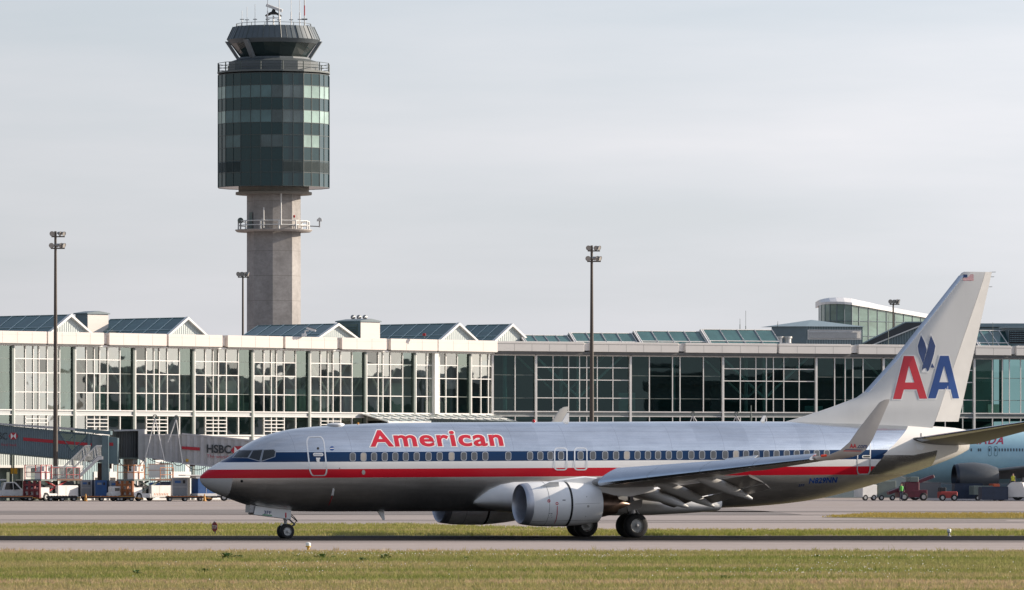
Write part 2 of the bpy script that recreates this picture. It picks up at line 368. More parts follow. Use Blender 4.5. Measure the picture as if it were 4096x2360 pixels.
# white clover flowers, uncountable
yl = mat('faded_yellow_line', (0.42, 0.30, 0.10), 0.85, var=0.3, scale=0.8)
strip('painted_line', [(-3.4, 436), (1.6, 428), (1.6, 428.6), (-3.4, 436.6)], 0.006, yl); strip('painted_line', [(-30, 566), (30, 574), (30, 574.9), (-30, 566.9)], 0.004, yl)
def flowers():
    m = mat('white_petals', (0.75, 0.73, 0.66), 0.8, var=0.05); mb = MB(); r = random.Random(5)
    for cx, cy, sx, sy, n in ((-4.6, 229, 3.2, 1.6, 120), (3.3, 224, 1.8, 2, 70), (12, 222, 2, 1.5, 60), (9.3, 190, 2.6, 4, 110), (-4.6, 200, 3, 6, 60), (10.6, 203, 1.5, 3, 60), (0, 205, 14, 22, 60)):
        for _ in range(n):
            x, y = r.gauss(cx, sx), min(242, r.gauss(cy, sy)); z = r.uniform(0.10, 0.17); s_ = r.uniform(0.009, 0.019)
            mb.add([(x-s_,y,z),(x,y-s_,z-s_*.4),(x+s_,y,z),(x,y+s_,z-s_*.4),(x,y,z+s_),(x,y,z-s_)], [(0,1,4),(1,2,4),(2,3,4),(3,0,4),(1,0,5),(2,1,5),(3,2,5),(0,3,5)], m)
    tag(mb.build('clover_flowers', recalc=False), 'tiny white flower heads scattered through the meadow grass', 'flowers', kind='stuff')
flowers()
# dark leafy weeds that stand out of the meadow
weed_m = mat('weed_leaf', (0.10, 0.17, 0.035), 0.6, var=0.35, scale=6)
def weed():
    t = thing('weed_plant', '', 'weed'); mb = MB(); sb = MB(); r = random.Random(9)
    for k in range(70):
        a = r.uniform(0, 6.283); el = r.uniform(0.15, 1.3); L = r.uniform(0.06, 0.20)
        x, y = math.cos(a)*math.cos(el)*L*2.0, math.sin(a)*math.cos(el)*L*1.2; z = math.sin(el)*L*1.0
        w = r.uniform(0.03, 0.06); b = a+1.57
        mb.add([(x*.4, y*.4, z*.5), (x*.75+math.cos(b)*w, y*.75+math.sin(b)*w, z*.95), (x, y, z), (x*.75-math.cos(b)*w, y*.75-math.sin(b)*w, z*.9)], [(0,1,2,3)], weed_m)
    for k in range(7):
        a = k*0.9; sb.tube((0,0,0), (math.cos(a)*0.16, math.sin(a)*0.1, 0.18), 0.008, weed_m, 5, 0.004)
    mb.build('foliage', t, recalc=False); sb.build('stem', t); return t
w0 = weed()
WEEDS = [(905, 2228, 1.15, 'largest dark leafy weed in the meadow, in line with the nose of the jet'), (960, 2230, 0.75, 'small dark weed just right of the largest weed'),
         (1183, 2227, 0.5, 'tiny weed left of the runway edge light'), (1288, 2229, 0.95, 'dark weed just right of the yellow runway edge light'),
         (1334, 2233, 0.7, 'low dark weed second to the right of the runway edge light'), (1538, 2230, 0.95, 'dark weed below the blade antenna of the fuselage'),
         (1448, 2242, 0.75, 'flat weed in front of the two dark weeds beside the edge light'), (545, 2294, 0.8, 'weed nearest the camera at far left in the meadow'),
         (820, 2287, 0.7, 'pale weed below the largest weed'), (3268, 2230, 0.65, 'small weed below the aft door of the jet'), (1865, 2236, 0.7, 'weed below the front of the engine'),
         (2895, 2314, 0.6, 'weed nearest the camera to the right of the main wheels')]
for k, (sx, sy, sc, lab) in enumerate(WEEDS):
    D = CAMH*FP/(sy+10*sc-1882); q = w0 if k == 0 else dup(w0)
    q.location = ((sx-2048)/FP*D, D, 0.02); q.scale = (sc*1.25, sc*1.25, sc*1.0); q.rotation_euler = (0, 0, k*1.1)
    q['label'] = lab; q['group'] = 'weeds in the meadow'
# runway edge lights and the stop sign
def edge_light(loc, label, base):
    t = thing('runway_edge_light', label, 'runway light', loc, 0, 'runway edge lights')
    y = mat('yellow_paint', (0.62, 0.36, 0.02), 0.5); wg = mat('frosted_glass', (0.85, 0.85, 0.80), 0.25, var=0.04); gr = mat('grey_metal', (0.35, 0.35, 0.35), 0.5)
    mb = MB(); mb.lathe([(0, 0.001), (0, 0.10), (0.03, 0.10), (0.05, 0.045), (0.17, 0.045), (0.18, 0.10), (0.22, 0.10), (0.22, 0.001)], y if base else gr, 16); mb.build('base', t)
    mb = MB(); mb.lathe([(0.22, 0.085), (0.30, 0.10), (0.34, 0.075), (0.36, 0.001)], wg, 16); mb.build('lens', t); return t
D1 = CAMH*FP/(2208-1882); edge_light(((1233-2048)/FP*D1, D1, 0), 'runway edge light with a white lens on a yellow base in the near grass', True)
D2 = CAMH*FP/(2146-1882); edge_light(((3796-2048)/FP*D2, D2, 0), 'plain white runway edge light at the far side of the dark taxiway', False)
def stop_sign():
    D = 308; t = thing('stop_sign', 'red octagonal STOP sign on a short post in the grass', 'stop sign', ((861-2048)/FP*D, D, 0), R(-50))
    red = mat('sign_red', (0.20, 0.018, 0.025), 0.5, var=0.1); wh = mat('sign_white', (0.62, 0.60, 0.58), 0.5); gy = mat('grey_metal', (0.35, 0.35, 0.35), 0.5)
    mb = MB(); mb.tube((0.0, 0, 0), (0.0, 0, 0.20), 0.03, mat('post_dark', (0.05, 0.05, 0.05), 0.7), 8); mb.build('post', t)
    oc = [(0.235*math.cos(R(22.5+45*i)), 0.38+0.24*math.sin(R(22.5+45*i))) for i in range(8)]
    mb = MB(); mb.prism(oc, -0.045, -0.03, red); face = mb.build('sign_plate', t)
    V, F = glyphs('STOP', 0.02); mb = MB(); mb.add([(-0.18+0.36*u, -0.048, 0.305+0.15*v) for u, v in V], F, wh); mb.build('lettering', t, recalc=False)
    mb = MB(); mb.bbox((-0.06, -0.05, 0.60), (0.06, -0.01, 0.645), gy, 0.01); mb.build('lamp', t)
stop_sign()
# ------------------------------------------------------------------ the airliner (local x = aft, -y = port side, z = up)
PX0, PD0, YAW = -13.80, 291.3, 22.5
PC, PS = math.cos(R(YAW)), math.sin(R(YAW))
jet = thing('airliner', 'polished silver jet airliner with red white and blue stripes taxiing', 'airliner', (PX0, PD0, 0), R(YAW))
def pp(sx, sy, b=0.0):
    """photo pixel -> (station aft of the nose, height) on the plane b metres to port of the centre line"""
    t = (sx-2048)/FP; a = (t*(PD0-b*PC)-PX0-b*PS)/(PC-t*PS); D = PD0+a*PS-b*PC
    return a, CAMH+(1882-sy)/FP*D
top = [(804,1905),(811,1897),(826,1883),(852,1867),(879,1849),(903,1837),(927,1827),(941,1816),(958,1801),(975,1786),(996,1770.5),(1023.5,1757),(1058,1743),(1099,1730),(1133,1721),(1185,1713),(1236,1708),(1290,1704.3),(1363,1699.5),(1466,1694.2),(1603,1691),(1760,1689.5),(2300,1687.5),(2900,1685.5),(3200,1687),(3420,1692),(3640,1700),(3760,1707),(3850,1713),(3872,1722)]
bot = [(803,1925),(807,1934.7),(828,1953.6),(855,1970.8),(879,1980),(917,1994),(955,2009.5),(992.6,2022.5),(1050,2035.5),(1133,2044),(1236,2047),(1800,2045.5),(2400,2042),(2712,2036),(2835,2034),(3000,2027),(3124,2016.7),(3248,2001),(3319,1986),(3443,1953),(3566,1917),(3690,1877),(3772,1848),(3851,1817),(3870,1800)]
TA, TZ = np.array([pp(*p) for p in top]).T; BA, BZ = np.array([pp(*p) for p in bot]).T
NOSE_A = float(min(TA[0], BA[0]))-0.03; TAIL_A = float(max(TA[-1], BA[-1]))
HWA = [NOSE_A, .05, .12, .25, .5, 1, 1.6, 2.2, 3, 4, 5, 6.2, 25, 27, 29, 31, 33, 35, 36.5, TAIL_A-.15, TAIL_A]
HWV = [0.03, .20, .31, .46, .67, .97, 1.22, 1.40, 1.58, 1.73, 1.83, 1.88, 1.88, 1.84, 1.72, 1.51, 1.20, .85, .57, .32, .20]
def f_top(a): return float(np.interp(a, np.r_[NOSE_A, TA], np.r_[2.74, TZ]))
def f_bot(a): return float(np.interp(a, np.r_[NOSE_A, BA], np.r_[2.64, BZ]))
def f_mid(a): return float(np.interp(a, [NOSE_A, 1, 2.5, 5, 8, 25, 31, TAIL_A], [2.69, 2.78, 2.98, 3.24, 3.30, 3.36, 3.72, 4.35]))
def f_hw(a): return float(np.interp(a, HWA, HWV))
def smooth_prof(f, A):
    v = np.array([f(a) for a in A])
    for _ in range(3): v[1:-1] = 0.25*v[:-2]+0.5*v[1:-1]+0.25*v[2:]
    return v
A1 = NOSE_A+(np.linspace(0, 1, 26)**1.8)*(6.5-NOSE_A); A2 = np.linspace(6.5, 24, 26)[1:]; A3 = np.linspace(24, TAIL_A, 40)[1:]
AA_ = np.r_[A1, A2, A3]; ZT, ZB, ZM, HW = (smooth_prof(f, AA_) for f in (f_top, f_bot, f_mid, f_hw))
NR = 88
secs = []
for a, zt, zb, zm, hw in zip(AA_, ZT, ZB, ZM, HW):
    zm = min(max(zm, zb+0.02), zt-0.02); q = []
    for i in range(NR):
        th = 2*math.pi*(i+0.5)/NR; c_ = math.cos(th); q.append((a, -hw*math.sin(th), zm+((zt-zm) if c_ > 0 else (zm-zb))*c_))
    secs.append(q)
def fuselage_mat():
    m = bpy.data.materials.new('polished_aluminium_with_stripes'); g = G(m); o = g.coord(); x, y, z = g.xyz(o)
    zz = g.m('SUBTRACT', z, g.m('MULTIPLY', x, 0.005))
    wob = 0.0
    def below(h): return g.m('LESS_THAN', zz, h)
    def above(h): return g.m('GREATER_THAN', zz, h)
    endm = g.m('LESS_THAN', g.m('SUBTRACT', x, g.m('MULTIPLY', g.m('SUBTRACT', z, 2.84), 0.88)), 32.25)
    blue = g.m('MULTIPLY', g.m('MULTIPLY', below(3.822), above(3.385)), endm)
    white = g.m('MULTIPLY', g.m('MULTIPLY', below(3.385), above(3.062)), endm)
    red = g.m('MULTIPLY', g.m('MULTIPLY', below(3.062), above(2.677)), endm)
    rad = g.m('MULTIPLY', below(2.677), g.m('LESS_THAN', x, 1.12))
    streak = g.noise(o, 3.0, 5, 0.6, (0.12, 1, 3.0)); grime = g.noise(o, 0.9, 6, 0.65, (0.6, 1, 1))
    panel = g.m('LESS_THAN', g.m('ABSOLUTE', g.m('SUBTRACT', g.m('FRACT', g.m('MULTIPLY', x, 0.385)), 0.5)), 0.0035)
    # every skin sheet was rolled and polished a little differently
    cb = g.n('ShaderNodeCombineXYZ'); g.set(cb.inputs[0], g.m('FLOOR', g.m('MULTIPLY', x, 0.385))); g.set(cb.inputs[1], g.m('FLOOR', g.m('MULTIPLY', z, 1.15))); g.set(cb.inputs[2], g.m('SIGN', y))
    wn = g.n('ShaderNodeTexWhiteNoise'); g.nt.links.new(cb.outputs[0], wn.inputs[0]); sheet = wn.outputs[0]
    metal = g.mul((0.765, 0.785, 0.80), 0.88, 1.04, streak); metal = g.mul(metal, 0.955, 1.03, sheet); metal = g.mul(metal, 0.84, 1.04, grime)
    lap = g.m('LESS_THAN', g.m('ABSOLUTE', g.m('SUBTRACT', g.m('FRACT', g.m('MULTIPLY', z, 1.15)), 0.5)), 0.009)
    metal = g.mix(g.m('MULTIPLY', g.m('MAXIMUM', panel, lap), 0.55), metal, (0.40, 0.41, 0.43))
    metal = g.mix(g.m('MULTIPLY', below(2.677), 0.6), metal, g.mul((0.76, 0.70, 0.62), 0.8, 1.05, grime))  # warm belly tint stands in for the brown ground reflection
    c = g.mix(rad, metal, (0.50, 0.50, 0.49)); c = g.mix(blue, c, (0.004, 0.030, 0.095))
    c = g.mix(white, c, (0.80, 0.79, 0.775)); c = g.mix(red, c, (0.55, 0.012, 0.026))
    # light painted skin round the tailplane and on the tail cone
    t1 = g.m('MULTIPLY', g.m('GREATER_THAN', x, g.m('ADD', 33.25, g.m('MULTIPLY', g.m('SUBTRACT', z, 3.95), 1.25))), g.m('GREATER_THAN', z, g.m('ADD', 3.74, g.m('MULTIPLY', g.m('MAXIMUM', g.m('SUBTRACT', x, 34.7), 0.0), 0.17))))
    tail = g.m('MAXIMUM', t1, g.m('GREATER_THAN', x, g.m('ADD', 35.95, g.m('MULTIPLY', g.m('SUBTRACT', z, 3.4), 0.15))))
    c = g.mix(tail, c, (0.80, 0.78, 0.74))
    g.set(g.b.inputs['Base Color'], c)
    paint = g.m('MINIMUM', g.m('ADD', tail, g.m('ADD', g.m('ADD', blue, white), g.m('ADD', red, rad))), 1.0)
    g.set(g.b.inputs['Specular IOR Level'], g.m('SUBTRACT', 0.5, g.m('MULTIPLY', paint, 0.28)))
    g.set(g.b.inputs['Metallic'], g.m('SUBTRACT', 1.0, paint))
    rm = g.m('ADD', g.m('MULTIPLY', streak, 0.14), 0.13)
    belly = g.m('MULTIPLY', below(2.677), 0.24)      # the belly is duller: it blends in more of the lit ground
    rm = g.m('ADD', g.m('ADD', rm, belly), g.m('MULTIPLY', sheet, 0.03))
    g.set(g.b.inputs['Roughness'], g.m('ADD', g.m('MULTIPLY', rm, g.m('SUBTRACT', 1.0, paint)), g.m('MULTIPLY', paint, 0.24)))
    # faint oil-canning between frames and stringers
    g.bump(g.m('ADD', g.noise(o, 1.1, 2, 0.5), g.m('MULTIPLY', g.noise(o, 2.0, 2, 0.5, (0.3, 1, 2.2)), 0.6)), 0.10, 0.035)
    return m
mb = MB(); mb.loft(secs, fuselage_mat()); fus = mb.build('fuselage', jet)
grey_paint = mat('light_grey_paint', (0.80, 0.805, 0.80), 0.36, var=0.08, scale=0.8, coat=0.2)
fin_paint = mat('tail_grey_paint', (0.62, 0.62, 0.605), 0.40, var=0.07, scale=0.6, stretch=(1, 1, 0.25))
rud_paint = mat('rudder_grey_paint', (0.66, 0.645, 0.615), 0.45, var=0.05)
under = mat('wing_grey_paint', (0.38, 0.365, 0.35), 0.42, var=0.15, scale=1.2, stretch=(1, 1, 1))
bare = mat('bare_metal', (0.70, 0.73, 0.77), 0.20, 1.0, var=0.07, scale=2.0, stretch=(1, 0.3, 2))
lipm = mat('inlet_lip_metal', (0.50, 0.52, 0.57), 0.45, 0.75, var=0.06)
dark = mat('dark_cavity', (0.012, 0.012, 0.013), 0.7)
rubber = mat('tyre_rubber', (0.014, 0.014, 0.015), 0.75, var=0.3, scale=4)
hub_m = mat('wheel_hub_grey', (0.42, 0.42, 0.41), 0.45, 0.3)
steel = mat('gear_steel', (0.30, 0.30, 0.31), 0.4, 0.6)
titan = mat('burnt_titanium', (0.17, 0.12, 0.095), 0.33, 0.9, var=0.3, scale=4)
glassd = mat('cockpit_glass', (0.012, 0.016, 0.018), 0.06, var=0.02, spec=0.8)
wpane = mat('cabin_pane', (0.10, 0.105, 0.11), 0.25, var=0.3, scale=2.2)
wshade = mat('drawn_window_shade', (0.36, 0.33, 0.29), 0.5, var=0.1)
wframe = mat('window_rim_metal', (0.34, 0.36, 0.39), 0.4, 0.6)
doorrim = mat('door_rim_metal', (0.66, 0.68, 0.70), 0.38, 0.6)
white_p = mat('white_paint', (0.74, 0.74, 0.73), 0.35, var=0.05)
red_p = mat('marking_red', (0.52, 0.012, 0.028), 0.32, var=0.06)
blue_p = mat('marking_blue', (0.004, 0.055, 0.24), 0.32, var=0.08)
navy_p = mat('marking_navy', (0.012, 0.042, 0.15), 0.35, var=0.2, scale=3)
black_p = mat('marking_black', (0.02, 0.02, 0.02), 0.5)
# wing to body fairing
fs = []
for a, w, zt, zb in ((12.62,1.18,1.76,1.50),(12.85,1.48,2.05,1.42),(13.2,1.74,2.36,1.34),(13.7,1.88,2.62,1.27),(14.3,1.95,2.75,1.18),(16,2.0,2.79,1.02),(19,2.02,2.80,.97),(21.5,1.98,2.75,.99),(23.2,1.78,2.5,1.06),(24.8,1.25,2.05,1.16)):
    q = []
    for i in range(40):
        th = 2*math.pi*i/40; c_, s_ = math.cos(th), math.sin(th); e = 0.62
        q.append((a, -w*math.copysign(abs(s_)**e, s_), (zt+zb)/2+(zt-zb)/2*math.copysign(abs(c_)**e, c_)))
    fs.append(q)
mb = MB(); mb.loft(fs, grey_paint); fairing = mb.build('wing_fairing', jet)
# ---- aerofoil surfaces
def naca(x, t): return 5*t*(0.2969*math.sqrt(x)-0.126*x-0.3516*x*x+0.2843*x**3-0.1036*x**4)
XS = [0, .006, .02, .045, .08, .13, .2, .3, .42, .55, .68, .80, .91, 1.0]
def foil(a, b, z, c, t, inc=0.0, x0=0.0, x1=1.0, phi=0.0, camber=0.015):
    """closed section: leading edge at (a, b, z), chord c, from x0 to x1 of the chord; phi tilts it out of level"""
    xs = [x0]+[x for x in XS if x0 < x < x1]+[x1]; up = []; lo = []
    for x in xs:
        cm = camber*4*x*(1-x)
        for L, sg in ((up, 1), (lo, -1)):
            h = (sg*naca(x, t)+cm)*c - math.sin(inc)*x*c
            L.append((a+x*c*math.cos(inc), b-h*math.sin(phi), z+h*math.cos(phi)))
    return up+lo[::-1]
def side_map(q, s): return [(a, -b*s, z) for a, b, z in q]
def LE(b): return 14.3+0.474*b
def TE(b): return 21.15+0.05*b if b < 5.6 else 21.43+(23.75-21.43)*(b-5.6)/11.1
def WZ(b): return 2.52+0.0925*(b-5.3)
def wing(s):
    far = '' 
    st = [1.4, 3.5, 5.6, 8.2, 10.9]
    mb = MB(); mb.loft([side_map(foil(LE(b), b, WZ(b), TE(b)-LE(b), .128-.002*b, R(1.5-0.15*b), 0, .76), s) for b in st], under)
    mb.loft([side_map(foil(LE(b), b, WZ(b), TE(b)-LE(b), .128-.002*b, R(1.5-0.15*b)), s) for b in (10.9, 13.8, 16.7)], under)
    w = mb.build('wing', jet)
    mb = MB()
    for b0, b1 in ((5.75, 8.3), (8.32, 11.0), (11.02, 13.7), (13.72, 16.55)):
        mb.loft([side_map(foil(LE(b)-.075*(TE(b)-LE(b)), b, WZ(b)-.022*(TE(b)-LE(b)), (TE(b)-LE(b))*1.05, .155, R(-17), 0, .21), s) for b in (b0, (b0+b1)/2, b1)], bare)
    mb.build('slat', w)
    mb = MB(); mb.loft([side_map(foil(LE(b)-.12, b, WZ(b)-.10, (TE(b)-LE(b)), .12, R(2), 0, .14), s) for b in (2.0, 3.0, 4.1)], bare); mb.build('leading_edge_flap', w)
    for b0, b1 in ((2.1, 4.9), (5.75, 10.75)):
        mb = MB(); q = []; q2 = []
        for b in (b0, (b0+b1)/2, b1):
            c = TE(b)-LE(b); fc = .27*c
            q.append(side_map(foil(LE(b)+.77*c, b, WZ(b)-.035*c-.10, fc, .15, R(24 if b0 > 5 else 12)), s))
            q2.append(side_map(foil(LE(b)+.77*c+fc*.93, b, WZ(b)-.035*c-.12-fc*(.42 if b0 > 5 else .2), fc*.42, .13, R(38 if b0 > 5 else 20)), s))
        mb.loft(q, under); mb.loft(q2, under); mb.build('flap', w)
    # spoiler standing up near the outer wing
    mb = MB(); q = []
    for b in (9.35, 11.3):
        c = TE(b)-LE(b); q.append(side_map([(LE(b)+.60*c, b, WZ(b)+.09*c), (LE(b)+.60*c+.55, b, WZ(b)+.09*c+.36), (LE(b)+.60*c+.57, b, WZ(b)+.09*c+.33), (LE(b)+.60*c+.03, b, WZ(b)+.09*c-.03)], s))
    mb.loft(q, grey_paint, smooth=False); mb.build('spoiler', w)
    # flap track fairings
    for b, tip, L in ((4.4, (2752, 2026), 2.9), (6.7, (2856, 2024), 2.9), (9.2, (3009, 1994), 2.7)):
        ta, tz = pp(*tip, b); mb = MB(); q = []
        dz = (WZ(b)-.22)-tz
        for k, (u, w_, h_) in enumerate(((0, .03, .03), (.08, .12, .13), (.25, .19, .24), (.5, .21, .27), (.72, .18, .22), (.9, .11, .13), (1, .05, .06))):
            a = ta-L*(1-u); z = tz+dz*(1-u**1.35)-.02
            q.append(side_map([(a, b+w_*math.cos(i*math.pi/6), z+h_*math.sin(i*math.pi/6)) for i in range(12)], s))
        mb.loft(q, mat('fairing_grey_paint', (0.50, 0.50, 0.49), 0.38, var=0.08)); mb.build('flap_track_fairing', w)
    # blended winglet
    mb = MB(); q = []
    for (lx, ly), (tx, ty), b, ph, t in (((3263,1836),(3392,1832),16.68,6,.11),((3322,1818),(3412,1828),17.08,22,.10),((3362,1800),(3442,1817),17.33,45,.09),((3398,1768),(3466,1797),17.47,66,.085),((3432,1719),(3491,1757),17.58,78,.08),((3478,1660),(3524,1682),17.70,81,.08),((3517,1610),(3555,1611),17.80,81,.08),((3538,1599),(3559,1597),17.83,81,.07)):
        la, lz = pp(lx, ly, b); ta, tz = pp(tx, ty, b); c = max(.12, ta-la)
        sec = foil(la, b, lz, c, t, 0, 0, 1, R(ph), 0.0); sec = [(p[0], p[1], p[2]+(tz-lz)*(p[0]-la)/c) for p in sec]
        q.append(side_map(sec, s))
    mb.loft(q, mat('winglet_grey_paint', (0.41, 0.40, 0.38), 0.4, var=0.06)); wl = mb.build('winglet', jet)
    return w, wl
wing_p, winglet_p = wing(1); wing_s, winglet_s = wing(-1)
# ---- engines
def engine(s):
    b, zc = 4.83, 1.52; c = (0, -b*s, zc); e = MB()
    e.lathe([(13.62, .955), (13.9, .99), (14.3, 1.01), (14.9, 1.022), (15.4, 1.015), (16.0, .975), (16.5, .92), (17.0, .845), (17.0, .80), (16.6, .82)], grey_paint, 56, c, 'x', flat=.97)
    nac = e.build('nacelle', jet)
    e = MB(); e.lathe([(14.35, .775), (13.95, .765), (13.6, .775), (13.42, .80), (13.32, .835), (13.29, .87), (13.33, .905), (13.45, .935), (13.62, .956)], lipm, 56, c, 'x', flat=.97); e.build('inlet_lip', nac)
    e = MB(); e.lathe([(14.36, .02), (14.36, .775)], dark, 40, c, 'x')
    for k in range(24):
        a = 2*math.pi*k/24; M = Matrix.Translation(c) @ Matrix.Rotation(a, 4, 'X')
        e.add([(14.18, -.03, .2), (14.30, .04, .2), (14.30, .12, .75), (14.12, -.08, .75)], [(0,1,2,3)], steel, False, M)
    e.build('fan', nac)
    e = MB(); e.lathe([(13.85, .005), (13.95, .08), (14.1, .17), (14.25, .235)], steel, 24, c, 'x'); e.build('spinner', nac)
    e = MB(); e.lathe([(15.37, 1.019), (15.37, 1.024), (15.47, 1.018), (15.47, 1.010)], dark, 56, c, 'x', flat=.97); e.build('cowl_gap', nac)
    e = MB(); e.lathe([(14.32, 1.0125), (14.32, 1.0145), (14.335, 1.015), (14.335, 1.0125)], mat('panel_joint', (0.2, 0.2, 0.2), 0.6), 56, c, 'x', flat=.97); e.build('cowl_joint', nac)
    e = MB(); e.lathe([(16.5, .62), (16.9, .61), (17.35, .565), (17.75, .47), (17.95, .42), (17.95, .36)], titan, 40, c, 'x'); e.build('exhaust_nozzle', nac)
    e = MB(); e.lathe([(17.6, .34), (18.1, .24), (18.5, .10), (18.65, .01)], titan, 24, c, 'x'); e.build('exhaust_plug', nac)
    e = MB(); q = []
    for a, zt, zb, w in ((14.5, 2.46, 2.40, .05), (15.2, 2.58, 2.3, .17), (16.4, 2.72, 2.1, .22), (17.4, 2.62, 1.95, .24), (18.6, 2.45, 1.86, .2), (19.8, 2.3, 2.1, .06)):
        q.append([(a, -b*s+w, zb), (a, -b*s+w, zt), (a, -b*s+w*.4, zt+.05), (a, -b*s-w*.4, zt+.05), (a, -b*s-w, zt), (a, -b*s-w, zb)])
    e.loft(q, grey_paint); e.build('pylon', nac)
    e = MB(); M = Matrix.Translation(c) @ Matrix.Rotation(R(38)*s, 4, 'X')
    e.prism([(14.0, .98), (14.45, 1.27), (14.85, 1.28), (14.95, 1.0)], -.012, .012, grey_paint, 'y', M); e.build('strake', nac)
    return nac
nac_p, nac_s = engine(1), engine(-1)
# ---- tail
LEpts = [pp(*p) for p in ((3100,1692),(3154,1684),(3220,1664),(3300,1638),(3348,1619.5),(3385,1608),(3420,1594),(3459,1569),(3502,1528),(3588,1420),(3723,1247),(3843,1094),(3850,1089),(3858,1087))]
TEpts = [pp(*p) for p in ((3823,1735),(3829,1706),(3954,1148),(3967,1089.5),(3967,1086.5))]
HGpts = [pp(*p) for p in ((3715,1735),(3723,1703),(3925,1134),(3938,1086.5))]
def curve(P):
    P = sorted(P, key=lambda p: p[1]); return (lambda z: float(np.interp(z, [p[1] for p in P], [p[0] for p in P])))
cLE, cTE, cHG = curve(LEpts), curve(TEpts), curve(HGpts)
ZF = [5.02, 5.12, 5.3, 5.5, 5.7, 5.9, 6.1, 6.4, 6.8, 7.4, 8.2, 9.2, 10.2, 11.2, 11.9, max(p[1] for p in LEpts)-.05, max(p[1] for p in LEpts)-.002]
def fin_sec(z, part):
    le, hg, te = cLE(z), cHG(z), cTE(z); c0 = min(te-le, 6.6); T = max(.09, .10*c0)*(0.5 if z > 12.3 else 1)
    if part == 'fin': xs = np.linspace(0, 1, 14)**1.7; pts = [(le+x*(hg-le), T/2*min(1, (3.2*x)**.55)*(1-.12*x)) for x in xs]
    else: pts = [(hg+.012, T/2*.875), (te, .012)]
    return [(a, -y, z) for a, y in pts]+[(a, y, z) for a, y in pts[::-1]]
mb = MB(); mb.loft([fin_sec(z, 'fin') for z in ZF], fin_paint); fin = mb.build('fin', jet)
mb = MB(); mb.loft([fin_sec(z, 'rud') for z in ZF[2:]], rud_paint); rud = mb.build('rudder', jet)
mb = MB(); q = []
for z in (6.6, 8.2, 10.2, 12.1): q.append([(cLE(z)-.012, 0, z), (cLE(z)+.10, -.07, z), (cLE(z)+.2, -.098, z), (cLE(z)+.2, .098, z), (cLE(z)+.10, .07, z)])
mb.loft(q, bare); mb.build('fin_leading_edge', fin)
mb = MB()
for sx, sy in ((3972, 1089), (3966, 1108), (3958, 1148)):
    a, z = pp(sx-14, sy); mb.tube((a, 0, z), (a+.32, 0, z+.01), .012, dark, 5)
mb.build('static_wick', rud)
def stab(s):
    mb = MB(); q = []
    for b, la, z, c, t in ((.45, 34.3, 4.44, 3.9, .082), (.9, 34.75, 4.50, 3.55, .082), (3.6, 36.15, 4.86, 2.55, .08), (7.0, 37.95, 5.33, 1.35, .075), (7.17, 38.2, 5.35, 1.0, .05)):
        q.append(side_map(foil(la, b, z, c, t, R(2.5), camber=-.01), s))
    mb.loft(q, mat('tailplane_metal', (0.20, 0.195, 0.195), 0.42, 0.3, var=0.12)); h = mb.build('horizontal_stabiliser', jet)
    mb = MB(); q = [side_map(foil(la-.02, b, z, c, .087, R(2.5), 0, .09, camber=-.01), s) for b, la, z, c in ((.95, 34.8, 4.505, 3.53), (3.6, 36.15, 4.86, 2.56), (7.0, 37.95, 5.33, 1.37))]
    mb.loft(q, bare); mb.build('stabiliser_leading_edge', h)
stab(1); stab(-1)
tailc = mat('tail_cone_metal', (0.70, 0.68, 0.65), 0.38, 0.8, var=0.06)
# light painted skin round the tailplane and on the tail cone
_sk = bvh_of([(fus, wm(jet))]); k = Mark(_sk, jet, 7)
k.poly([(3682,1733),(3686,1733),(3686,1748),(3682,1748)], dark, .008); k.build('vent', jet)
k = Mark(_sk, jet, 7); k.poly([(3662,1772),(3690,1778),(3700,1786),(3688,1802),(3668,1797)], grey_paint, .008); k.build('stabiliser_plate', jet)
# ---- landing gear
def wheel(name, parent, a, b, r, w, hub_r, out):
    mb = MB(); pr = [(-w/2, hub_r), (-w/2, r*.82), (-w*.44, r*.93), (-w*.28, r*.99), (0, r), (w*.28, r*.99), (w*.44, r*.93), (w/2, r*.82), (w/2, hub_r)]
    mb.lathe(pr, rubber, 40, (a, -b, r-.02), 'y'); t = mb.build(name, parent)
    mb = MB()
    for sg in (-1, 1):
        mb.lathe([(sg*w*.36, .01), (sg*w*.36, hub_r*.30), (sg*w*.30, hub_r*.42), (sg*w*.30, hub_r*.84), (sg*w*.42, hub_r*.96), (sg*w*.42, hub_r*1.02), (sg*w*.3, hub_r*1.02)], hub_m, 28, (a, -b, r-.02), 'y')
    mb.lathe([(-w*.56, .01), (-w*.53, hub_r*.18), (-w*.36, hub_r*.26)], hub_m, 20, (a, -b, r-.02), 'y')
    mb.build('hub', t); return t
def main_gear(s):
    b = 2.86; mb = MB()
    mb.tube((19.6, -b*s, .55), (19.5, -b*s*1.02, 2.1), .13, steel, 14); mb.tube((19.6, -b*s, 1.05), (19.52, -b*s, 1.7), .19, steel, 14)
    mb.tube((19.6, -(b-.55)*s, .55), (19.6, -(b+.55)*s, .55), .09, steel, 12)
    mb.tube((19.55, -b*s, 1.5), (19.2, -(b-1.3)*s, 1.75), .08, steel, 10); mb.tube((19.75, -b*s, .75), (19.95, -b*s, 1.05), .05, steel); mb.tube((19.95, -b*s, 1.05), (19.7, -b*s, 1.4), .05, steel)
    mb.path([(19.45, -b*s-.12, 1.9), (19.35, -b*s-.15, 1.2), (19.5, -b*s-.16, .7)], .02, dark)
    g = mb.build('main_landing_gear', jet)
    mb = MB(); mb.prism([(19.15, 1.55), (20.0, 1.75), (19.95, 1.35), (19.3, 1.18)], -(b+.30)*s-.02, -(b+.30)*s+.02, under); mb.build('gear_door', g)
    wheel('wheel', g, 19.6, (b+.43)*s, .565, .41, .31, s); wheel('wheel', g, 19.6, (b-.43)*s, .565, .41, .31, s)
main_gear(1); main_gear(-1)
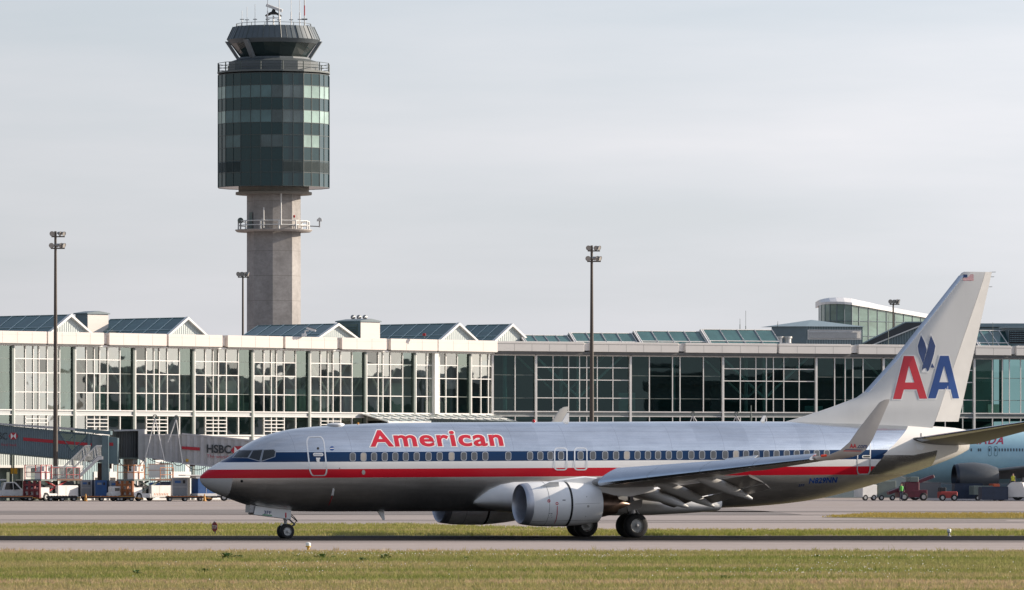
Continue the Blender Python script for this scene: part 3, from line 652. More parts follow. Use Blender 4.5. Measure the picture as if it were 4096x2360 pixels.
mb = MB(); mb.tube((4.0, 0, .33), (4.0, 0, .95), .075, steel, 12); mb.tube((4.0, 0, .8), (3.98, 0, 1.5), .10, steel, 12); mb.tube((4.0, -.22, .33), (4.0, .22, .33), .06, steel)
mb.tube((4.05, 0, .95), (4.45, 0, .62), .04, steel); mb.tube((4.45, 0, .62), (4.1, 0, .45), .04, steel); mb.tube((4.1, -.08, 1.1), (4.55, -.05, .75), .025, steel)
mb.path([(4.0, -.1, 1.2), (4.3, -.16, 1.0), (4.5, -.12, .8), (4.3, -.08, .55)], .018, dark); ng = mb.build('nose_landing_gear', jet)
wheel('wheel', ng, 4.0, .19, .335, .19, .19, 1); wheel('wheel', ng, 4.0, -.19, .335, .19, .19, 1)
mb = MB(); mb.tube((3.80, -.10, .62), (3.74, -.10, .62), .06, mat('lamp_lens', (0.9, 0.88, 0.8), 0.2), 12); mb.build('taxi_light', ng)
for s in (1, -1):
    mb = MB(); q = [pp(x, y, .36) for x, y in ((1022,2024),(1164,2040),(1163.5,2077),(1015,2058))]
    mb.prism(q, -.36*s-.02, -.36*s+.02, white_p); nd = mb.build('nose_gear_door', ng)
    if s == 1: nose_door = nd
mb = MB(); a0, z0 = pp(992, 2026); a1, z1 = pp(1018, 2050); mb.prism([(a0, z0+.1), (a0+.30, z0+.05), (a0+.33, z1-.02), (a0-.02, z1)], -.30, .30, steel, 'y'); mb.build('nose_gear_bay_door', ng)
# belly and roof fittings
mb = MB(); q = [pp(x, y) for x, y in ((1508,2044),(1534,2037),(1539,2082),(1533,2082))]; mb.prism(q, -.03, .03, grey_paint); mb.build('blade_antenna', jet)
mb = MB(); q = [pp(x, y) for x, y in ((2245,1692),(2268,1653),(2276,1652),(2272,1692))]; mb.prism(q, -.03, .03, white_p); mb.build('blade_antenna', jet)
mb = MB(); q = [pp(x, y) for x, y in ((3041,1686),(3052,1663),(3063,1663),(3056,1691))]; mb.prism(q, -.03, .03, white_p); mb.build('blade_antenna', jet)
mb = MB(); a, z = pp(2135, 1688); mb.lathe([(-.02, .08), (.03, .08), (.09, .06), (.12, .01)], mat('beacon_red', (0.45, 0.01, 0.015), 0.15), 14, (a, 0, z)); mb.build('beacon', jet)
mb = MB(); a, z = pp(1343, 1700); mb.lathe([(-.03, .4), (.05, .38), (.09, .2), (.1, .01)], white_p, 20, (a, 0, z)); mb.build('antenna_dome', jet)
mb = MB(); a, z = pp(1432, 1696); mb.lathe([(-.02, .05), (.05, .05), (.07, .01)], mat('amber_lens', (0.6, 0.25, 0.02), 0.2), 12, (a, 0, z)); mb.build('marker_light', jet)
# ---- windows, doors and markings pressed on the skin
JM = wm(jet); skin = bvh_of([(fus, JM)])
def win_y(x): return 1828-(x-1411)*11/1896
WX = [1411,1454,1496,1539,1581,1623,1666.6,1714,1758.5,1806,1855,1897,1941,2033,2120,2161,2201.4,2244,2322,2371.6,2420.5,2464,2507.5,2550,2591.5,2632,2675,2718,2765,2808,2853.5,2901,2944,2984,3025,3065.5,3106,3147,3187,3227,3267,3307]
def mirrored(o):
    """the same part on the starboard side"""
    me = o.data.copy(); c = o.copy(); c.data = me; COL.objects.link(c)
    for v in me.vertices: v.co.y = -v.co.y
    me.flip_normals(); c.parent = o.parent; return c
for x in WX:
    y = win_y(x); k = Mark(skin, jet, 6); sh = 1.0
    o_ = [(u+0.0*(y-v), v) for u, v in rrect(x-12, y-17.8, x+12, y+17.8, 9)]; i_ = rrect(x-9.8, y-15.4, x+9.8, y+15.4, 7.5)
    k.poly(i_, wshade if x in (1454, 1806, 2507.5, 2944) else wpane, .006); w_ = k.build('window', jet)
    k = Mark(skin, jet, 6); k.ring(o_, i_, wframe, .008); k.build('rim', w_)
    mirrored(w_)
def door(pts_o, pts_i, name, extra=None):
    k = Mark(skin, jet, 8); k.ring(pts_o, pts_i, doorrim, .009)
    return k.build(name, jet)
def quad_round(tl, tr, br, bl, r):
    """rounded outline inside a general quad"""
    P = rrect(0, 0, 1, 1, r, 6); out = []
    for u, v in P:
        x = (1-u)*(1-v)*tl[0]+u*(1-v)*tr[0]+u*v*br[0]+(1-u)*v*bl[0]; y = (1-u)*(1-v)*tl[1]+u*(1-v)*tr[1]+u*v*br[1]+(1-u)*v*bl[1]; out.append((x, y))
    return out
d1 = door(quad_round((1222,1746.5),(1296,1745),(1312,1904),(1239,1905),.2), quad_round((1228,1751),(1292,1750),(1306,1900),(1244,1901),.2), 'door')
k = Mark(skin, jet, 6); k.poly(rrect(1252, 1812, 1293, 1825, 6), white_p, .010); k.poly(rrect(1256, 1815, 1290, 1822, 3), mat('handle_metal', (0.5, 0.5, 0.5), 0.3, 0.8), .014); k.build('handle', d1)
k = Mark(skin, jet, 6); k.poly([(1272+5*math.cos(i*.5236), 1794+5*math.sin(i*.5236)) for i in range(12)], dark, .009); k.build('door_window', d1)
k = Mark(skin, jet, 6); k.poly([(1264,1831),(1281,1831),(1281,1837),(1278,1837),(1278,1848),(1267,1848),(1267,1837),(1264,1837)], white_p, .009); k.build('placard', d1)
d2 = door(quad_round((3430,1764),(3484,1762),(3482,1899),(3426,1900),.18), quad_round((3434,1768),(3480,1766),(3477,1894),(3430,1895),.18), 'door')
k = Mark(skin, jet, 6); k.poly(rrect(3448, 1821, 3483, 1833, 5), white_p, .010); k.poly(rrect(3452, 1824, 3480, 1830, 3), dark, .014); k.build('handle', d2)
for x0 in (2216, 2296):
    door(rrect(x0, 1790, x0+54, 1882, 14), rrect(x0+5, 1795, x0+49, 1877, 11), 'emergency_exit')
for d in (d1, d2): mirrored(d)
# cockpit glazing
CW = [[(933,1830),(958,1802),(1008,1802.5),(990,1831)], [(997,1832),(1013,1802.5),(1049,1800.5),(1038,1843)], [(1046,1844),(1056,1801.5),(1094,1799.5),(1101,1807),(1098,1826.5)]]
k0 = None
for pts in CW:
    k = Mark(skin, jet, 5); k.poly(pts, glassd, .008); w_ = k.build('cockpit_window', jet); mirrored(w_)
    cx, cy = sum(p[0] for p in pts)/len(pts), sum(p[1] for p in pts)/len(pts)
    o_ = [(cx+(x-cx)*1.16, cy+(y-cy)*1.17) for x, y in pts]; k = Mark(skin, jet, 5); k.ring(o_, pts, wframe, .006); k.build('frame', w_)
# company title
k = Mark(skin, jet, 7); k.text('American', (1487, 1724, 2012, 1786), white_p, .006, bold=.062, shear=-.20, slope=-.006, sp=1.09); k.text('American', (1487, 1724, 2012, 1786), red_p, .011, bold=.026, shear=-.20, slope=-.006, sp=1.09); k.build('title_lettering', jet)
k = Mark(skin, jet, 5); k.text('N829NN', (3236, 1913, 3345, 1934), blue_p, .006, bold=.03, shear=.22, slope=-.035, sp=1.05); k.text('3FF', (3193, 1937, 3217, 1947), navy_p, .006, bold=.01, shear=.22, slope=-.035); k.build('registration_lettering', jet)
k = Mark(skin, jet, 5); k.poly([(1328+9*math.cos(i*.3927), 1794+8.5*math.sin(i*.3927)) for i in range(16)], blue_p, .007); k.poly([(1320,1793),(1336,1792),(1336,1795.5),(1320,1796)], white_p, .010); k.build('round_emblem', jet)
k = Mark(skin, jet, 5)
k.poly([(967+5.5*math.cos(i*.5236), 1925+5.5*math.sin(i*.5236)) for i in range(12)], dark, .006); k.poly([(1358.5+2*math.cos(i*.785), 1873+2*math.sin(i*.785)) for i in range(8)], dark, .006)
k.poly([(1331,1953),(1338,1953.5),(1334,1982),(1325,1982)], white_p, .007); k.poly([(1327,1984),(1330,1984),(1321,2010),(1314,2022),(1313,2021),(1319,2008)], red_p, .007)
k.build('skin_markings', jet)
k = Mark(skin, jet, 5); k.poly([(1454+7*math.cos(i*.5236), 1889.5+10*math.sin(i*.5236)) for i in range(12)], hub_m, .007); k.build('service_port', jet)
# tail emblem
mb = MB(); mb.loft([fin_sec(z, 'fin')[:14]+fin_sec(z, 'rud')+fin_sec(z, 'fin')[14:] for z in ZF], fin_paint); _w = mb.build('fin_whole'); finb = bvh_of([(_w, JM)]); bpy.data.objects.remove(_w)
def fz(*pts): return [(3300+x/2.0804, 1040+y/2.0804) for x, y in pts]
k = Mark(finb, jet, 14)
def letterA(pts, inner, m, grow):
    # outline with a counter, cut into quads round the counter
    o_ = fz(*pts); n_ = fz(*inner)
    bl, bl2, crL, crR, br2, br, tr, tl = o_; ap, il, ir = n_
    return [[tl, tr, ap], [tl, ap, il, crL, bl2, bl], [tr, br, br2, crR, ir, ap], [il, ir, crR, crL]]
RA = ((565,1158),(632,1158),(655,1078),(762,1078),(785,1155),(850,1155),(738,800),(655,800)); RI = ((697,880),(665,1020),(742,1020))
BA_ = ((857,1152),(920,1152),(945,1077),(1045,1077),(1062,1152),(1115,1152),(1028,798),(957,798)); BI = ((990,880),(950,1018),(1027,1018))
k.poly(fz((552,1168),(640,1168),(663,1087),(754,1087),(778,1165),(858,1163),(742,790),(646,790)), white_p, .010)
k.poly(fz((847,1163),(928,1163),(952,1087),(1037,1087),(1054,1162),(1127,1162),(1035,788),(948,788)), white_p, .010)
k.poly(fz((798,602),(840,690),(858,720),(880,602),(905,668),(926,715),(912,790),(890,852),(920,902),(868,905),(862,940),(800,936),(815,880),(768,770),(762,716)), white_p, .012)
for q in letterA(RA, RI, red_p, 0): k.poly(q, red_p, .018)
for q in letterA(BA_, BI, blue_p, 0): k.poly(q, blue_p, .018)
k.poly(fz((798,625),(830,690),(845,748),(815,866),(778,768),(771,716)), navy_p, .018)
k.poly(fz((880,626),(900,672),(917,716),(906,780),(884,856),(862,918),(852,929),(838,898),(818,906),(806,926),(812,880),(852,742)), navy_p, .020)
k.poly(fz((890,858),(912,898),(878,896)), navy_p, .018)
k.build('tail_emblem', jet)
k = Mark(finb, jet, 14); x0, y0, x1, y1 = 3852, 1098.5, 3894, 1122
for i in range(13): k.poly([(x0, y0+(y1-y0)*i/13), (x1, y0+(y1-y0)*i/13), (x1, y0+(y1-y0)*(i+1)/13), (x0, y0+(y1-y0)*(i+1)/13)], red_p if i % 2 == 0 else white_p, .012)
k.poly([(x0, y0), (x0+17, y0), (x0+17, y0+12.6), (x0, y0+12.6)], navy_p, .018); k.build('flag_marking', jet)
wlb = bvh_of([(winglet_p, JM)])
k = Mark(wlb, jet, 8); k.text('AA', (3399, 1776, 3425, 1792), red_p, .008, bold=.03, shear=.05); k.text('.com', (3428, 1781, 3466, 1793), navy_p, .008, bold=.02, shear=.15)
k.poly([(3382,1797),(3463,1799),(3461,1801.5),(3379,1799.5)], navy_p, .008); k.poly([(3376,1802),(3461,1803.5),(3457,1806),(3372,1805)], red_p, .008)
k.build('winglet_lettering', winglet_p)
mb = MB(); a, z = pp(3290, 1824, 16.9); mb.tube((a-.1, -16.95, z), (a+.15, -16.98, z+.02), .05, mat('navigation_light_red', (0.7, 0.05, 0.01), 0.2), 10); mb.build('navigation_light', winglet_p)
nb = bvh_of([(nac_p, JM)]); k = Mark(nb, jet, 8)
k.ring([(2195.5+6.5*math.cos(i*.3927), 2004+6.5*math.sin(i*.3927)) for i in range(16)], [(2195.5+4.5*math.cos(i*.3927), 2004+4.5*math.sin(i*.3927)) for i in range(16)], red_p, .006); k.poly([(2193,2000),(2196,2000),(2198,2008),(2195,2008)], red_p, .006)
k.ring([(2228+6*math.cos(i*.5236), 2014.5+6*math.sin(i*.5236)) for i in range(12)], [(2228+3*math.cos(i*.5236), 2014.5+3*math.sin(i*.5236)) for i in range(12)], red_p, .006)
k.poly([(2228,2024),(2230.5,2024),(2230,2056),(2226,2078),(2219,2094),(2217,2093),(2223.5,2077),(2227,2056)], red_p, .006)
k.poly([(2352.5+5*math.cos(i*.5236), 2025.5+5*math.sin(i*.5236)) for i in range(12)], hub_m, .006); 
for x0, y0, w_, h_ in ((2196,2053,5,2),(2203,2053,6,3),(2193,2061,3,1.5),(2202,2061,4,1.5),(2195,2068,3,1.5),(2204,2068,5,1.5),(2250,1999,12,4),(2345,1986,3,3),(2341,2064,3,2.5)): k.poly([(x0,y0),(x0+w_,y0),(x0+w_,y0+h_),(x0,y0+h_)], mat('stencil_grey', (0.16, 0.17, 0.18), 0.6), .006)
k.poly([(2104,2086),(2398,2079),(2398,2080.2),(2104,2087.2)], mat('panel_joint', (0.2, 0.2, 0.2), 0.6), .005); k.poly([(2300,2016),(2402,2012),(2402,2013),(2300,2017)], mat('panel_joint', (0.2, 0.2, 0.2), 0.6), .005)
k.build('nacelle_markings', nac_p)
dbv = bvh_of([(nose_door, JM)]); k = Mark(dbv, jet, 20); k.text('3FF', (1056, 2043, 1085, 2056), navy_p, .008, bold=.02, slope=.05); k.poly([(1050,2057),(1088,2060.5),(1088,2064.5),(1050,2061)], mat('marking_green', (0.02, 0.25, 0.08), 0.5), .008); k.poly([(1140.5,2031),(1146,2031.5),(1146,2075),(1140.5,2074)], red_p, .008); k.build('gear_door_lettering', ng)
jet.rotation_euler = (R(0), 0, R(YAW))
# ------------------------------------------------------------------ terminal building
def glass_mat(name, tint, refl, dim, warp=0.5, base=0.0):
    """window glass: tinted see-through plus mirror reflection, each sheet slightly uneven"""
    m = bpy.data.materials.new(name); g = G(m); g.nt.nodes.remove(g.b); v = g.geopos()
    nz = g.noise(v, 0.33, 2, 0.4); bp = g.n('ShaderNodeBump'); bp.inputs['Strength'].default_value = warp; bp.inputs['Distance'].default_value = 0.045
    g.nt.links.new(nz, bp.inputs['Height'])
    tr = g.n('ShaderNodeBsdfTransparent'); tr.inputs[0].default_value = (*tint, 1)
    gl = g.n('ShaderNodeBsdfGlossy'); gl.inputs['Roughness'].default_value = 0.02; gl.inputs[0].default_value = (*dim, 1); g.nt.links.new(bp.outputs[0], gl.inputs['Normal'])
    fr = g.n('ShaderNodeFresnel'); fr.inputs['IOR'].default_value = 1.52
    f = g.m('MINIMUM', g.m('ADD', g.m('MULTIPLY', fr.outputs[0], refl), base), 0.9)
    mx = g.n('ShaderNodeMixShader'); g.nt.links.new(f, mx.inputs[0]); g.nt.links.new(tr.outputs[0], mx.inputs[1]); g.nt.links.new(gl.outputs[0], mx.inputs[2])
    out = [n for n in g.nt.nodes if n.type == 'OUTPUT_MATERIAL'][0]; g.nt.links.new(mx.outputs[0], out.inputs[0]); return m
glass_l = glass_mat('terminal_glass', (0.62, 0.74, 0.69), 2.6, (0.95, 1.0, 0.94), 0.6, 0.19)
glass_b = glass_mat('blinded_glass', (0.80, 0.86, 0.80), 1.8, (0.95, 1.0, 0.94), 0.5, 0.16)
glass_d = glass_mat('deep_glass', (0.30, 0.42, 0.38), 2.0, (0.95, 1.0, 0.94), 0.6, 0.05)
glass_g = glass_mat('green_glass', (0.42, 0.55, 0.48), 2.2, (0.82, 1.0, 0.90), 0.45, 0.08)
glass_r = glass_mat('shaded_glass', (0.24, 0.42, 0.41), 0.75, (0.7, 1.0, 1.0), 0.15)
sky_gl = mat('skylight_glass', (0.055, 0.13, 0.13), 0.10, var=0.25, scale=0.6, spec=0.7)
cream = mat('cream_panel', (0.66, 0.60, 0.55), 0.55, var=0.05, scale=0.5)
fasc_r = mat('pale_fascia_panel', (0.68, 0.65, 0.61), 0.55, var=0.05, scale=0.5)
mull = mat('white_mullion', (0.78, 0.76, 0.72), 0.45, var=0.06)
gcol = mat('grey_green_column', (0.13, 0.16, 0.145), 0.5)
band_m = mat('grey_spandrel', (0.46, 0.48, 0.47), 0.5, var=0.06)
trimw = mat('pale_trim', (0.70, 0.68, 0.65), 0.5, var=0.06)
soff = mat('soffit_grey', (0.12, 0.12, 0.115), 0.7)
inner_r = mat('interior_teal_wall', (0.028, 0.085, 0.08), 0.8, var=0.4, scale=0.35)
inner = mat('interior_wall', (0.22, 0.27, 0.24), 0.8, var=0.5, scale=0.35)
floor_m = mat('interior_floor', (0.26, 0.28, 0.26), 0.6)
brace_m = mat('steel_brace', (0.62, 0.64, 0.58), 0.5)
roof_m = mat('roof_membrane', (0.22, 0.22, 0.22), 0.8)
def ribbed(name, c0, c1, pitch, axis=0):
    m = bpy.data.materials.new(name); g = G(m); x = g.xyz(g.coord()); f = g.m('FRACT', g.m('MULTIPLY', x[axis], 1/pitch))
    tri = g.m('ABSOLUTE', g.m('SUBTRACT', f, 0.5)); nz = g.noise(g.coord(), 0.7, 4, 0.6)
    g.set(g.b.inputs['Base Color'], g.mul(g.mix(g.m('GREATER_THAN', tri, 0.3), c0, c1), 0.88, 1.06, nz)); g.b.inputs['Roughness'].default_value = 0.5
    g.bump(g.m('MINIMUM', g.m('MULTIPLY', tri, 3), 1.0), 0.9, 0.05); return m
rib_pale = ribbed('ribbed_pale_cladding', (0.52, 0.56, 0.54), (0.44, 0.50, 0.49), 0.30)
rib_teal = ribbed('ribbed_teal_cladding', (0.34, 0.45, 0.46), (0.20, 0.30, 0.32), 0.30)
rib_blue = ribbed('ribbed_blue_grey_cladding', (0.17, 0.225, 0.245), (0.105, 0.145, 0.16), 0.30)
slate = mat('blue_grey_sheet', (0.135, 0.18, 0.20), 0.5, var=0.08)
TC = Vector((-2.0, 712.0, 0)); LA, RA_ = R(46), R(25)
class Facade:
    def __init__(s, ang): s.c, s.s = math.cos(ang), math.sin(ang); s.ang = ang; s.M = Matrix.Translation(TC) @ Matrix.Rotation(ang, 4, 'Z')
    def L(s, sx, w=0.0):
        t = (sx-2048)/FP; return (t*(TC.y+w*s.c)-TC.x+w*s.s)/(s.c-t*s.s)
    def D(s, L, w=0.0): return TC.y+L*s.s+w*s.c
    def z(s, sx, sy, w=0.0): return CAMH+(1882-sy)/FP*s.D(s.L(sx, w), w)
FL, FR = Facade(LA), Facade(RA_)
term = thing('terminal_building', 'long glazed airport terminal with pale roof fascia and glass ridge skylights behind the jet', 'terminal', TC)
def part(mb, name, F, parent=term, **k):
    o = mb.build(name, None, **k); o.parent = parent
    if parent is term: o.rotation_euler = (0, 0, F.ang)
    return o
def brace(F, a, b, y=1.3, ztop=15.5, vert=True):
    mid = (a+b)/2; mb = MB(); zv = 11.0
    mb.tube((mid, y, 8.9), (mid, y, 15.9), 0.24, brace_m, 10)
    for e in (a+.5, b-.5): mb.tube((mid, y-.1, zv), (e, y-.1, ztop), 0.15, brace_m, 8)
    mb.tube((mid, y+4.5, 8.9), (mid, y+4.5, 15.9), 0.24, brace_m, 10)
    for e in (a+.5, b-.5): mb.tube((mid, y+4.5, zv), (e, y+4.5, ztop), 0.13, brace_m, 8)
    part(mb, 'brace', F)
ROWS = [15.62, 14.33, 12.92, 10.96, 9.20]
def bay_window(F, a, b, ms, solid_from=None, glass=None, rows=ROWS, w=0.085, frameless=False):
    """one bay of curtain wall: glass sheets between mullions, the frame a sub-part"""
    mb = MB(); xs = [a]+ms+[b]; r_ = random.Random(int(a*97))
    for i, (x0, x1) in enumerate(zip(xs, xs[1:])):
        for z1, z0 in zip(rows, rows[1:]):
            gm = glass_g if (solid_from is not None and i >= solid_from) else glass
            t = [r_.uniform(-.008, .008) for _ in range(3)]      # every sheet sits a hair out of true
            gm = gm if gm is not glass_l else r_.choice((glass_l,)*6+(glass_b,)*2+(glass_d,)*2)
            mb.add([(x0, .05+t[0], z0), (x1, .05+t[1], z0), (x1, .05+t[2], z1), (x0, .05+t[0]+t[2]-t[1], z1)], [(0,1,2,3)], gm)
    o = part(mb, 'window', F, recalc=False)
    fb = MB(); lim = xs[solid_from] if solid_from is not None else b
    if frameless:
        for x in ms: fb.box((x-.05, -.06, rows[-1]), (x+.05, .04, rows[0]), mull)
        for z in (13.4, 10.9): fb.box((a, .0, z-.03), (b, .04, z+.03), gcol)
    else:
        for x in ms: fb.box((x-w/2, -.06, rows[-1]), (x+w/2, .04, rows[0]), mull)
        for z in rows[1:-1]: fb.box((a, -.05, z-.045), (lim, .035, z+.045), mull)
        if lim < b:
            for z in rows[1:-1]: fb.box((lim, .0, z-.025), (b, .04, z+.025), gcol)
    fb.box((a, -.15, rows[0]), (b, .05, rows[0]+.14), trimw); fb.box((a, -.15, rows[-1]-.12), (b, .05, rows[-1]), trimw)
    part(fb, 'frame', F, o); return o
FRM = (.215, .345, .435, .57, .775)
LB = [-195, 48, 293, 533, 770, 1005.5, 1233, 1458, 1655, 1877, 1968]
for i, (x0, x1) in enumerate(zip(LB, LB[1:])):
    a, b = FL.L(x0), FL.L(x1); wd = b-a; a2 = a+.30
    if i < 7: ms = [a+wd*f for f in FRM]; sf = 5
    elif i == 7: ms = [FL.L(x) for x in (1512, 1531, 1561, 1610)]; sf = 4
    elif i == 8: ms = [FL.L(x) for x in (1707, 1757, 1783, 1829)]; sf = 4
    else: ms = [FL.L(x) for x in (1923, 1953)]; sf = None
    w_ = bay_window(FL, a2, b-.12, [m_ for m_ in ms if a2+.15 < m_ < b-.2], sf, glass_l)
    if sf is not None and i < 8: brace(FL, a, b)
    mb = MB(); mb.box((a-.12, -.16, 0.0), (a+.16, .25, 15.6), gcol); mb.box((a+.161, -.14, 6.0), (a+.29, .1, 15.62), mull); part(mb, 'column', FL)
    # spandrel band and the lower storey
    mb = MB(); mb.box((a+.30, -.05, 8.70), (b-.13, .35, 9.08), band_m); part(mb, 'spandrel', FL)
    if i < 7:
        lo = [8.62, 6.75]; o = MB(); xs = [a2]+[a+wd*f for f in (.215, .57, .775)]+[b-.16]
        for k, (u, v) in enumerate(zip(xs, xs[1:])): o.add([(u, .06, 6.75), (v, .06, 6.75), (v, .06+.01*(k % 2), 8.62), (u, .06, 8.62)], [(0,1,2,3)], glass_g if k == 3 else glass_l)
        o = part(o, 'window', FL, recalc=False); fb = MB()
        for x in xs[1:-1]: fb.box((x-.045, -.07, 6.75), (x+.055, .04, 8.62), mull)
        for x in (a+wd*.345, a+wd*.435): fb.box((x-.04, -.06, 6.75), (x+.05, .04, 8.62), mull)
        for k in range(1, 5): fb.box((xs[1], -.10, 6.75+.375*k-.04), (xs[2], .035, 6.75+.375*k+.04), mull)
        fb.box((a2, -.15, 8.62), (b-.16, .05, 8.70), trimw); fb.box((a2, -.15, 6.60), (b-.16, .05, 6.75), trimw); part(fb, 'frame', FL, o)
# white stair core that interrupts the glazing
mb = MB(); a = FL.L(1728); b = FL.L(1743); mb.box((a, -.45, 9.1), (b, .02, 15.9), mull); part(mb, 'column', FL)
RB = [1968, 2142, 2520, 2890, 3263, 3532, 3895, 4165]
RV = [(2060,), (2211.5, 2274, 2317.7, 2346.5, 2388.7, 2451), (2597, 2689.6, 2719.5, 2813), (2960.7, 3023, 3065, 3093, 3134.6, 3196), (3338, 3380, 3410.8, 3451.6), (3590, 3640, 3690, 3730, 3780, 3850), (3969, 4009, 4037, 4082)]
for i, (x0, x1) in enumerate(zip(RB, RB[1:])):
    a, b = FR.L(x0), FR.L(x1); framed = i % 2 == 1
    bay_window(FR, a+.12, b-.12, [FR.L(x) for x in RV[i]], None, glass_r, [15.5, 14.25, 12.9, 10.93, 9.5], frameless=not framed)
    mb = MB(); mb.box((a-.12, -.2, 6.0), (a+.12, .2, 15.6), trimw); part(mb, 'column', FR)
    if framed: brace(FR, a, b, 1.2)
    else:
        mb = MB(); x_ = FR.L((2709, 0, 2709, 0, 3395, 0, 4022)[i]) if i else a+2; mb.tube((x_, 1.0, 9), (x_, 1.0, 15.8), .24, mat('green_steel', (0.20, 0.34, 0.31), 0.5), 10); part(mb, 'brace', FR)
    mb = MB(); mb.box((a+.13, -.04, 8.98), (b-.13, .35, 9.37), mat('dark_spandrel', (0.20, 0.22, 0.21), 0.5)); part(mb, 'spandrel', FR)
    o = MB(); xs = [a+.12]+[FR.L(x) for x in RV[i]]+[b-.12]
    for u, v in zip(xs, xs[1:]): o.add([(u, .06, 6.4), (v, .06, 6.4), (v, .06, 8.9), (u, .06, 8.9)], [(0,1,2,3)], glass_r)
    o = part(o, 'window', FR, recalc=False); fb = MB()
    for x in xs[1:-1]: fb.box((x-.045, -.08, 6.4), (x+.045, .04, 8.9), mull)
    fb.box((a+.12, -.1, 8.9), (b-.12, .05, 8.98), trimw); fb.box((a+.12, -.08, 7.6), (b-.12, .04, 7.68), gcol); part(fb, 'frame', FR, o)
# interiors: floor, ceiling, back wall, rooms
for F, a, b, zf in ((FL, FL.L(-190), 0.0, 8.68), (FR, 0.3, FR.L(4165), 8.95)):
    mb = MB(); mb.box((a, .4, zf-.35), (b, 11, zf), floor_m); mb.box((a, .4, 15.7), (b, 11, 15.95), mat('interior_ceiling', (0.20, 0.22, 0.20), 0.8)); mb.box((a, 11, 0), (b, 11.4, 16.0), inner if F is FL else inner_r)
    mb.box((a, .5, 0), (b, .8, 6.3), inner); part(mb, 'interior', F)
def rooms():
    r_ = random.Random(21); mb = MB(); pal = [mat('room_panel_green', (0.30, 0.42, 0.38), 0.7), mat('room_panel_white', (0.55, 0.58, 0.54), 0.7), mat('room_panel_dark', (0.05, 0.07, 0.065), 0.8)]
    for F, a, b, n in ((FL, FL.L(-100), -.8, 40), (FR, 1, FR.L(4100), 14)):
        q = MB()
        for k in range(n):
            x = a+(b-a)*(k+r_.uniform(.1, .6))/n; w = r_.uniform(.8, 2.4); h = r_.choice((1.2, 1.5, 1.9, 2.6, 3.4)); y = r_.uniform(1.9, 7)
            q.box((x, y, 9.0 if F is FL else 8.96), (x+w, y+.25, 9.0+h), pal[r_.choice((0, 0, 1, 2))] if F is FL else pal[r_.choice((0, 2, 2))])
        part(q, 'interior_partition', F)
rooms()
# fascia blocks with open joints, roof deck
LFB = [(-190, 168), (172, 397), (417, 648), (654, 871), (891, 1113), (1121, 1330), (1348, 1527.5), (1543, 1731.5), (1733.5, 1972)]
for k, (x0, x1) in enumerate(LFB):
    a, b = FL.L(x0), min(FL.L(x1), -.02); mb = MB(); mb.bbox((a, -.75, 15.86), (b, .3, 17.08), cream, .03)
    n = max(1, round((b-a)/2.1))
    for j in range(1, n): x = a+(b-a)*j/n; mb.box((x-.012, -.753, 15.9), (x+.012, -.7, 17.0), soff)
    mb.box((a+.03, -.752, 16.72), (b-.03, -.72, 16.735), mat('panel_seam', (0.45, 0.42, 0.39), 0.6)); part(mb, 'fascia', FL)
    mb = MB(); mb.box((a+.1, -.70, 15.76), (b-.1, .28, 15.858), soff); part(mb, 'soffit', FL)
mb = MB(); mb.box((FL.L(-190), -.45, 15.97), (-.3, .5, 16.85), cream); part(mb, 'fascia', FL)
mb = MB(); mb.box((FL.L(-190), -.4, 15.64), (-.2, .35, 15.80), mull); part(mb, 'fascia', FL)
RFB = [(1976, 2325), (2353, 2702), (2730, 3094), (3104, 3392), (3422, 3640), (3660, 3880), (3890, 4032), (4052, 4170)]
for x0, x1 in RFB:
    a, b = FR.L(x0), FR.L(x1); mb = MB(); mb.bbox((a, -.75, 15.98), (b, .3, 17.05), fasc_r, .03)
    n = max(1, round((b-a)/2.3))
    for j in range(1, n): x = a+(b-a)*j/n; mb.box((x-.012, -.753, 16.0), (x+.012, -.7, 16.75), soff)
    mb.box((a, -.756, 16.76), (b, -.70, 16.80), soff); part(mb, 'fascia', FR)
mb = MB(); mb.box((.2, -.45, 16.1), (FR.L(4170), .5, 16.95), fasc_r); part(mb, 'fascia', FR)
mb = MB(); mb.box((.1, -.6, 15.66), (FR.L(4170), .35, 15.97), soff); part(mb, 'soffit', FR)
mb = MB(); mb.box((FL.L(-190), .5, 16.0), (0, 42, 16.55), roof_m); part(mb, 'roof', FL)
mb = MB(); mb.box((.2, .52, 16.0), (FR.L(4170), 45, 16.5), roof_m); part(mb, 'roof', FR)
mb = MB(); mb.box((FL.L(-190)+.3, 11.5, 0), (-2, 41.5, 15.9), slate); part(mb, 'rear_block', FL)
mb = MB(); mb.box((9, 11.5, 0), (FR.L(4170)-.3, 44.5, 15.88), slate); part(mb, 'rear_block', FR)
# ground storey cladding
mb = MB(); a, b = FL.L(-190), FL.L(110)
mb.box((a, -.02, 3.55), (FL.L(330), .3, 6.6), rib_pale); mb.box((a, -.10, 3.3), (FL.L(330), .25, 3.55), trimw); part(mb, 'cladding', FL)
mb = MB(); mb.box((a, .6, 0), (FL.L(330), .9, 3.3), dark); part(mb, 'loading_opening', FL)
for x0, x1 in ((92, 122), (205, 235), (320, 334)):
    mb = MB(); mb.box((FL.L(x0), -.05, 0), (FL.L(x1), .4, 3.3), trimw); part(mb, 'pier', FL)
mb = MB(); mb.box((FL.L(334), -.02, 0), (FL.L(1990), .3, 6.6), trimw)
for x0, x1 in ((330, 440), (455, 560), (580, 620), (640, 740), (760, 870), (890, 990), (1010, 1110), (1130, 1230), (1250, 1400)):
    mb.box((FL.L(x0), -.08, .2), (FL.L(x1), -.015, 4.6 if x0 < 600 else 3.9), rib_teal)
part(mb, 'cladding', FL)
